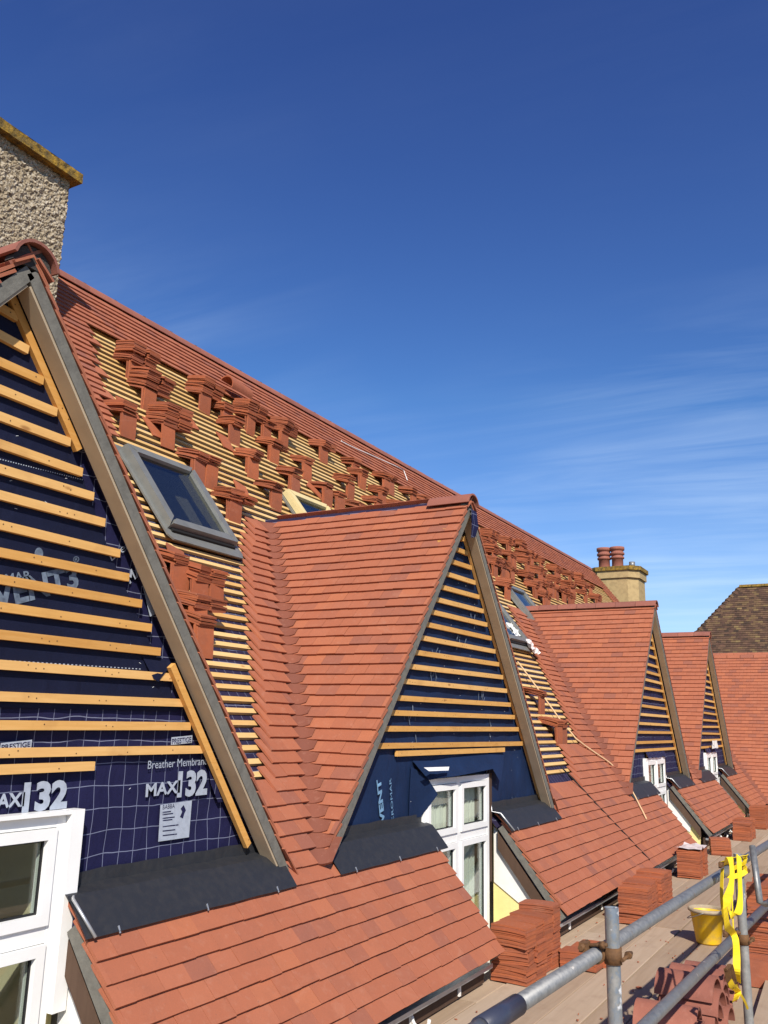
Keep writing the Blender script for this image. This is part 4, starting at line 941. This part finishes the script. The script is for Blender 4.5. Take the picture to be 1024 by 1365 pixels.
# rope, cable, polythene
def rope(name, pix, r, matk, label, cat, off=0.09):
    pts = [onR(x, y, off) for x, y in pix]; dense = []
    for i in range(len(pts)-1):
        for j in range(6):
            t = j/6; dense.append(pts[i].lerp(pts[i+1], t) + V3((0, 0, 0.006*noise.noise(pts[i]*3+V3((t*3, 0, 0))))))
    dense.append(pts[-1]); mb = MB(); mb.tube(dense, r, 6); return tag(mb.build(name, M[matk]), label, cat)
rope('rope', [(690, 882), (703, 899), (722, 925), (745, 957), (768, 985), (790, 1001), (812, 1016), (832, 1034), (850, 1068), (862, 1092)], 0.010, 'rope', 'pale rope trailing down the battens and tiles below the third dormer', 'rope')
rope('cable', [(748, 1022), (775, 1050), (800, 1077), (828, 1106), (866, 1146)], 0.008, 'black', 'thin black cable lying straight across the lower roof tiles', 'cable', 0.075)
rope('cord', [(455, 588), (462, 592), (538, 626), (543, 640)], 0.008, 'white_plastic', 'thin white cord lying along the upper roof below the ridge', 'cord', 0.09)
def crumple(name, px_, py_, size, matk, label, cat, off, seed):
    c = onR(px_, py_, off); mb = MB(); n = 9; rows = []
    for i in range(n):
        row = []
        for j in range(n):
            u, v = (j/(n-1)-0.5)*size, (i/(n-1)-0.5)*size*1.15; q = V3((j*0.6, i*0.6, seed))
            k = noise.noise(q); s = 0.75+0.4*noise.noise(q*0.5+V3((5, 1, 2)))
            row.append(c + EX*u*s + RV*v*s + RN*(0.07*k + 0.05*noise.noise(q*2.1)))
        rows.append(row)
    mb.grid(rows, False); return tag(mb.build(name, M[matk]), label, cat)
crumple('polythene_bag', 710, 862, 0.30, 'pink_poly', 'crumpled pale polythene wrap caught in the valley of the third dormer', 'plastic bag', 0.13, 1)
crumple('paper_sheet', 684, 840, 0.24, 'white_plastic', 'crumpled white sheet lying on battens below a grey rooflight', 'sheet', 0.10, 5)

# ------------------------------------------------------------------ scaffold: standards, guard rails, couplers, boards
ZD = -1.70
sc = tag(empty('scaffold', (6, 1.0, -H0)), 'grey tube scaffold with guard rails and a boarded deck along the eaves', 'scaffold')
RB = random.Random(31)
yb = 2.66; rown = 0
while yb > -0.95:
    x = -1.2 - RB.uniform(0, 2.5)
    while x < 22.6:
        L = RB.choice((3.9, 3.9, 3.0)); x1 = min(x+L, 22.8)
        if x1 > 0.3:
            z = ZD + RB.uniform(-0.004, 0.002) - 0.003; mb = MB(); t1, t2 = RB.uniform(-0.003, 0.003), RB.uniform(-0.003, 0.003); c = 0.004
            y0, y1 = yb-0.218, yb
            mb.prism([(x+0.006, y0, z-0.038), (x+0.006, y0, z-c+t1), (x+0.006, y0+c, z+t1), (x+0.006, y1-c, z+t2), (x+0.006, y1, z-c+t2), (x+0.006, y1, z-0.038)], (x1-x-0.012, RB.uniform(-0.004, 0.004), 0))
            mb.build('scaffold_board', M['board'], sc)
        x = x1
    yb -= 0.2275
def rail_y(x): return 0.892 + (x-3.244)*(0.80-0.892)/(5.539-3.244)
TR = 0.0242
posts = [(3.244, -0.600), (5.539, -0.665), (7.85, -0.55), (10.2, -0.55), (12.5, -0.55), (14.8, -0.55), (17.1, -0.55), (19.4, -0.55)]
for i, (x, zt_) in enumerate(posts):
    mb = MB(); y = rail_y(x); mb.tube([(x, y, -H0), (x, y, -4), (x, y, zt_)], TR, 20, False)
    n = len(mb.v); ring = [V3((x + (TR-0.004)*math.cos(a), y + (TR-0.004)*math.sin(a), zt_)) for a in [2*math.pi*j/20 for j in range(20)]]
    outr = [V3((x + TR*math.cos(a), y + TR*math.sin(a), zt_)) for a in [2*math.pi*j/20 for j in range(20)]]
    mb.grid([outr+[outr[0]], ring+[ring[0]], [p - EZ*0.25 for p in ring+[ring[0]]]], True)
    mb.build('standard', M['galv_blue'] if i < 2 else M['galv'], sc)
def rail(xa, xb, z, r=TR, dz=0.0, matk='galv'):
    off = 0.0505; mb = MB(); mb.tube([(xa, rail_y(xa)+off, z), ((xa+xb)/2, rail_y((xa+xb)/2)+off, z+dz/2), (xb, rail_y(xb)+off, z+dz)], r, 20); return mb.build('guard_rail', M[matk], sc)
rail(0.9, 2.42, -0.752); rail(2.43, 8.2, -0.752, dz=0.004); rail(8.21, 14.4, -0.748); rail(14.41, 20, -0.748)
rail(0.9, 6.9, -1.105); rail(6.91, 13, -1.105); rail(13.01, 20, -1.105)
mb = MB(); off = 0.0505; mb.tube([(2.30, rail_y(2.30)+off, -0.752), (2.54, rail_y(2.54)+off, -0.752)], TR+0.0045, 20); mb.build('rail_sleeve', M['tarp'], sc)
def coupler(x, z, seed):
    R = random.Random(seed); y = rail_y(x); off = 0.0505; r = TR+0.006; w_ = 0.026
    mb = MB(); mb.tube([(x-w_*1.2, rail_y(x-w_)+off, z), (x+w_*1.2, rail_y(x+w_)+off, z)], r, 14); o = mb.build('coupler', M['rust'], sc)
    mb = MB(); mb.tube([(x, y, z-w_), (x, y, z+w_)], r, 14); mb.build('coupler_band', M['rust'], o)
    mb = MB(); mb.tube([(x-0.045, y+off+0.035, z+0.028), (x-0.045, y+off-0.01, z+0.036), (x-0.045, y+off-0.045, z+0.04)], 0.006, 8); mb.tube([(x-0.045, y+off-0.02, z+0.037), (x-0.045, y+off-0.036, z+0.039)], 0.0125, 6); mb.build('coupler_bolt', M['rust'], o)
    mb = MB(); mb.tube([(x-0.02, y-0.036, z-0.008), (x+0.09, y-0.04, z-0.004)], 0.006, 8); mb.tube([(x+0.045, y-0.038, z-0.005), (x+0.062, y-0.039, z-0.005)], 0.0135, 6); mb.build('coupler_bolt', M['rust'], o)
    mb = MB(); mb.box((x-0.075, y+off+0.018, z+0.012), (x-0.03, y+off+0.045, z+0.042)); mb.tube([(x-0.10, y+off+0.032, z+0.03), (x-0.02, y+off+0.032, z+0.034)], 0.010, 6); mb.build('coupler_flap', M['rust'], o)
for i, (x, _) in enumerate(posts[:4]):
    coupler(x, -0.752, i)
    if i > 0: coupler(x, -1.105, i+10)
mb = MB(); p_ = onY(1003, 1128, 0.78); q_ = onY(1013, 1203, 0.74); mb.tube([p_, q_, q_ + V3((0.10, -0.02, -0.02))], 0.019, 12); mb.build('swivel_brace', M['galv'], sc)
# ledgers and transoms under the boards
for yy in (2.5, 0.95, -0.85):
    mb = MB(); mb.tube([(-1.2, yy, ZD-0.115), (22.6, yy, ZD-0.115)], TR, 10); mb.build('ledger', M['galv'], sc)
for i in range(18):
    x = -0.9 + i*1.35; mb = MB(); mb.tube([(x, -0.95, ZD-0.066), (x, 2.68, ZD-0.066)], TR, 10); mb.build('transom', M['galv'], sc)
for i in range(8):
    x = 0.95 + 2.3*i; mb = MB(); mb.tube([(x, -0.90, -H0), (x, -0.90, ZD-0.05)], TR, 10); mb.build('standard', M['galv'], sc)
# ------------------------------------------------------------------ yellow ratchet strap on the second standard
xs2 = 5.539; ys2 = rail_y(xs2)
st = tag(empty('ratchet_strap', (xs2, ys2, -1.3)), 'yellow webbing ratchet strap knotted round the guard rail and hanging down', 'strap')
def ribbon(parent, pts, w_, name='webbing', side=None, twist=0.0):
    mb = MB(); P = [V3(p) for p in pts]
    D_ = []
    for i in range(len(P)-1):
        for j in range(5):
            t = j/5; p0, p1, p2, p3 = P[max(i-1, 0)], P[i], P[i+1], P[min(i+2, len(P)-1)]
            D_.append(0.5*((2*p1) + (p2-p0)*t + (2*p0-5*p1+4*p2-p3)*t*t + (3*p1-p0-3*p2+p3)*t**3))
    D_.append(P[-1]); rows = []; n = len(D_)
    for i, p in enumerate(D_):
        tg = (D_[min(i+1, n-1)] - D_[max(i-1, 0)]).normalized(); sd = V3(side or (1, -0.35, 0)); a = twist*i/(n-1); sd = Matrix.Rotation(a, 3, tg) @ (sd - tg*sd.dot(tg)).normalized(); nn = tg.cross(sd)
        rows.append([p - sd*w_/2 - nn*0.0012, p + sd*w_/2 - nn*0.0012, p + sd*w_/2 + nn*0.0012, p - sd*w_/2 + nn*0.0012, p - sd*w_/2 - nn*0.0012])
    mb.grid(rows, False); return mb.build(name, M['strap'], parent)
Y_ = ys2 - 0.045
def q2(x, y, dy=0.0): return onY(x, y, Y_ + dy)
ribbon(st, [q2(969, 1152, 0.05), q2(972, 1143, 0.0), q2(976, 1160, -0.02), q2(974, 1185, -0.02), q2(967, 1205, -0.02), q2(969, 1232, -0.01), q2(972, 1239, 0.0)], 0.036)
ribbon(st, [q2(963, 1158, 0.07), q2(962, 1190, 0.05), q2(964, 1215, 0.03), q2(970, 1238, 0.0)], 0.022, side=(1, 0.6, 0))
ribbon(st, [q2(985, 1141, -0.01), q2(986, 1165, -0.02), q2(987, 1195, -0.02), q2(985, 1214, -0.02), q2(978, 1221, -0.01), q2(972, 1214, 0.0), q2(973, 1190, 0.01)], 0.034, twist=0.5)
ribbon(st, [q2(970, 1236), q2(978, 1245), q2(981, 1256, -0.01), q2(982, 1275, -0.01), q2(982, 1295, -0.01), q2(983, 1308, 0.0)], 0.034, twist=1.4)
ribbon(st, [q2(974, 1165, 0.02), q2(976, 1200, 0.0), q2(978, 1245, 0.0)], 0.010)
ribbon(st, [q2(981, 1308), q2(984, 1320, 0.01), q2(992, 1333, 0.01), q2(997, 1345, 0.02)], 0.012)
ribbon(st, [q2(973, 1308), q2(977, 1316), q2(984, 1322), q2(980, 1334)], 0.030, twist=0.8)
for k, (aa, bb, ww) in enumerate((((966, 1150), (998, 1160), 0.04), ((968, 1160), (992, 1146), 0.04), ((975, 1143), (1002, 1158), 0.035))):
    cx_, cz_ = xs2, -0.72; pts = []
    for j in range(13):
        a = 2*math.pi*j/12; rr = 0.058 + 0.007*k + 0.008*math.sin(a*3+k)
        pts.append((xs2 - 0.03 + 0.02*k + rr*0.9*math.cos(a)+0.012*math.sin(a*2), ys2 + 0.02 + rr*math.sin(a)*0.95, -0.742 + 0.02*k + 0.032*math.cos(a+k*1.1)))
    ribbon(st, pts, 0.026, 'knot', side=(0.3-0.5*k, 0.1+0.3*k, 1), twist=0.9*k)
c = q2(974, 1302, 0.01); mb = MB(); ax = V3((0.3, -0.1, -0.9)).normalized(); sd = V3((1, -0.3, 0.3)).normalized()
for s in (-1, 1): mb.beam(c - ax*0.05 + sd*0.02*s, c + ax*0.045 + sd*0.02*s, (0, 1, 0), 0.028, 0.004)
mb.tube([c - ax*0.045 - sd*0.026, c - ax*0.045 + sd*0.026], 0.007, 8); mb.tube([c + ax*0.035 - sd*0.026, c + ax*0.035 + sd*0.026], 0.008, 8); mb.beam(c - ax*0.05 - sd*0.02, c - ax*0.05 + sd*0.02, (0, 1, 0), 0.012, 0.006)
mb.build('ratchet_buckle', M['rust'], st)

# ------------------------------------------------------------------ bucket
bc = onZ(945, 1257, ZD); bk = tag(empty('bucket', bc), 'yellow plastic builder\u2019s bucket with a cement crusted rim on the deck', 'bucket')
mb = MB(); mb.lathe(bc, [(0.0, 0.004), (0.088, 0.003), (0.094, 0.0), (0.098, 0.012), (0.135, 0.245), (0.148, 0.246), (0.150, 0.262), (0.138, 0.268), (0.131, 0.262), (0.095, 0.02), (0.0, 0.015)], 32); mb.build('body', M['yellow'], bk)
mb = MB(); mb.lathe(bc, [(0.1345, 0.236), (0.1375, 0.238), (0.1515, 0.247), (0.1525, 0.263), (0.139, 0.2705), (0.130, 0.262), (0.127, 0.23)], 32); mb.build('rim', M['cement'], bk)
mb = MB(); mb.tube([bc + V3((0.15*math.cos(a), 0.15*math.sin(a)*0.98 + 0.012*math.sin(a), 0.252 - 0.075*max(0, math.sin(a)))) for a in [math.pi*j/14 for j in range(15)]], 0.0035, 6); mb.build('handle', M['galv'], bk)

# ------------------------------------------------------------------ tile stacks on the deck
GD = 'tile stacks on the scaffold deck'
def deck_stack(x, y, cols, label, yaw=0.0, rows=1, group=None):
    e = tag(empty('tile_stack', (x, y, ZD)), label, 'tile stack', group)
    cy, sy = math.cos(yaw), math.sin(yaw)
    for j, ns in enumerate(cols):
        off = j*0.173; b = V3((x + off*cy, y + off*sy, ZD+0.0015))
        for n in (ns if isinstance(ns, (list, tuple)) else (ns,)):
            dx_, dy_ = RS.gauss(0, 0.007), RS.gauss(0, 0.01)
            b2 = col_of_tiles(e, b + V3((dx_, dy_, 0)), yaw + RS.gauss(0, 0.035), RS.gauss(0, 0.012), n, jit=0.0028, step=0.0128); b = V3((b.x, b.y, b2.z))
    return e
a = onZ(676, 1311, ZD)
deck_stack(a.x+0.09, a.y-0.02, [(9, 9, 10), (9, 10, 9), (9, 9, 11), (19, 14)], 'three tier red tile stack on boards before the second dormer window')
a = onZ(772, 1290, ZD); deck_stack(a.x, a.y-0.03, [9, 9, 8], 'single low bundle of red tiles on deck beside a taller stack')
a = onZ(846, 1234, ZD)
deck_stack(a.x+0.10, a.y+0.02, [(12, 12), (12, 13), 25, 26, (14, 14), 27], 'tall square red tile stack on deck beside the lower roof eaves')
a = onZ(922, 1170, ZD); deck_stack(a.x, a.y+0.03, [24, 25, 24], 'red tile stack with clear wrap on top under the third dormer eaves', group=None)
a = onZ(962, 1140, ZD); deck_stack(a.x, a.y, [14, 15, 15], 'lower red tile stack by the white gutter brackets', yaw=0.2)
a = onZ(985, 1120, ZD); deck_stack(a.x, a.y-0.05, [(12, 10), (12, 11), 24, 24], 'distant red tile stack in front of the fourth dormer')
a = onZ(1012, 1105, ZD); deck_stack(a.x, a.y, [30, 30, 30], 'distant tall red tile stack near the cross wing')
a = onZ(1016, 1268, ZD); deck_stack(a.x, a.y, [17, 18, 17, 18], 'broad red tile stack behind the strapped standard and the lower guard rail')
a = onZ(1019, 1226, ZD); deck_stack(a.x, a.y, [24, 24, 25, 25], 'tall red tile stack farther along behind the strapped standard')
a = onZ(1018, 1318, ZD); e = tag(empty('tile_stack', a), 'row of red tiles stood on edge beside the strapped standard', 'tile stack')
for j in range(16):
    meshobj('tile', LT[j % 3], e, a + V3((j*0.0155, RS.gauss(0, 0.004), 0.084)), Matrix.Rotation(RS.gauss(0, 0.02), 3, 'Z') @ Matrix.Rotation(math.radians(90+RS.gauss(0, 2)), 3, 'Y'))
# clear wrap on one stack
wp = onZ(922, 1170, ZD); mb = MB(); rows = [[(wp.x-0.1+j*0.07, wp.y-0.14+i*0.07, ZD+0.335+0.035*noise.noise(V3((j*0.8, i*0.8, 4)))) for j in range(8)] for i in range(5)]; mb.grid(rows, False); tag(mb.build('plastic_wrap', M['pink_poly']), 'crumpled clear plastic wrap on a red tile stack', 'plastic wrap')
# ridge tiles nested in piles, open ends toward the rail
RL = 0.31
def ridge_pile(x, y, n, label, yaw=0.0):
    for i in range(n):
        mb = MB(); w_ = math.radians(84); dx_ = RS.gauss(0, 0.006); z = ZD + 0.014 + i*0.062; dy_ = RS.gauss(0, 0.015)
        a = V3((x+dx_, y+dy_, z)); b = a + V3((RL*math.sin(yaw), RL*math.cos(yaw), 0))
        ridge_arch(mb, a, b, (0, 0, 1), 0.128, 0.015, 14, math.radians(80)); tag(mb.build('ridge_tile', M['ridge']), label.replace('half round red', 'topmost red') if i == n-1 else label, 'ridge tile', 'ridge tiles piled on the deck')
a = onZ(940, 1345, ZD)
ridge_pile(5.12, 0.97, 4, 'half round red ridge tile nested in the nearest pile under the lower guard rail', -0.05)
ridge_pile(5.52, 0.95, 5, 'half round red ridge tile nested in the tallest pile behind the lower guard rail', 0.04)
ridge_pile(5.95, 0.97, 4, 'half round red ridge tile nested in the pile beneath the yellow strap', 0.02)
ridge_pile(6.36, 0.98, 3, 'half round red ridge tile nested in the low pile just short of the bucket', -0.03)
# gutter brackets
for x_, lab in ((4.95, 1), (5.62, 0), (7.9, 0), (8.9, 0), (11.6, 1), (12.4, 1), (15.3, 1), (15.8, 1), (16.3, 1), (16.8, 1)):
    mb = MB()
    if lab: mb.tube([V3((x_, YE+0.07 - 0.055 + 0.055*math.cos(a), ZE-0.10 - 0.055*math.sin(a)*1.0)) for a in [math.pi*j/9 for j in range(10)]], 0.011, 6)
    mb.box((x_-0.012, YE+0.07, ZE-0.15), (x_+0.012, YE+0.083, ZE-0.07)); mb.build('gutter_bracket', M['white_plastic'], house)
# timber plank leaning at the outer edge of the deck
mb = MB(); q_ = onZ(1030, 1345, ZD+0.03); mb.beam(q_ + V3((-0.7, -0.06, 0)), q_ + V3((0.75, 0.0, 0)), (0, 1, 0), 0.22, 0.05); tag(mb.build('loose_plank', M['board']), 'short loose timber plank on deck outside the guard rail', 'plank')

# ------------------------------------------------------------------ nail heads in the gable battens
for k in (0, 1):
    mb = MB(); R = random.Random(k+5)
    for o in [c for c in DD[k].children if c.name.startswith('batten')]:
        w0 = WL[o.name] - UP; xs_ = [v.co.x for v in o.data.vertices]; lo_, hi_ = min(xs_), max(xs_)
        zl = sum(v.co.z for v in o.data.vertices if v.co.x < (lo_+hi_)/2)/4; zr = sum(v.co.z for v in o.data.vertices if v.co.x >= (lo_+hi_)/2)/4
        yf_ = min(v.co.y for v in o.data.vertices); x = lo_ + 0.06
        while x < hi_:
            t = (x-lo_)/(hi_-lo_); z = zl + (zr-zl)*t + R.uniform(-0.008, 0.008)
            mb.prism([w0 + V3((x+0.0032*math.cos(a), yf_-0.0012, z+0.0032*math.sin(a))) for a in [j*math.pi/3 for j in range(6)]], (0, 0.001, 0)); x += R.choice((0.3, 0.04, 0.34))
    tag(mb.build('nail_heads', M['rust'], DD[k]), kind='stuff')
# ------------------------------------------------------------------ staples and scraps
for k in (0, 1):
    R = random.Random(50+k); mb = MB()
    for i in range(46):
        z = R.uniform(-0.6, 1.2); x = DX[k] + R.uniform(-1, 1)*(hw(z)-0.25)
        if k == 0 and (x < DX[0]-0.2): continue
        if abs(x-DX[k]) < 0.72 and z < -0.38: continue
        a_ = R.uniform(-0.5, 0.5); mb.beam((x, YM-0.0055, z), (x+0.012*math.cos(a_), YM-0.0055, z+0.012*math.sin(a_)), (0, 0, 1), 0.002, 0.001)
    tag(mb.build('staples', M['print_white'], DD[k]), kind='stuff')
R = random.Random(77); mb = MB()
for i in range(200):                            # broken bits of tile, mortar and wood chips on the deck
    x = R.uniform(4.2, 13); y = R.uniform(0.9, 2.5); s_ = R.uniform(0.003, 0.013) if R.random() < 0.92 else R.uniform(0.015, 0.03); z = ZD + 0.002
    n = R.randint(3, 5); a0 = R.uniform(0, 6.28); mb.prism([(x+s_*R.uniform(0.5, 1.2)*math.cos(a0+6.283*j/n), y+s_*R.uniform(0.5, 1.2)*math.sin(a0+6.283*j/n), z) for j in range(n)], (0, 0, R.uniform(0.002, 0.008)))
tag(mb.build('debris', M['tile_loose']), 'small broken bits of tile strewn over the deck boards', 'debris', kind='stuff')
print('objects', len(bpy.data.objects))
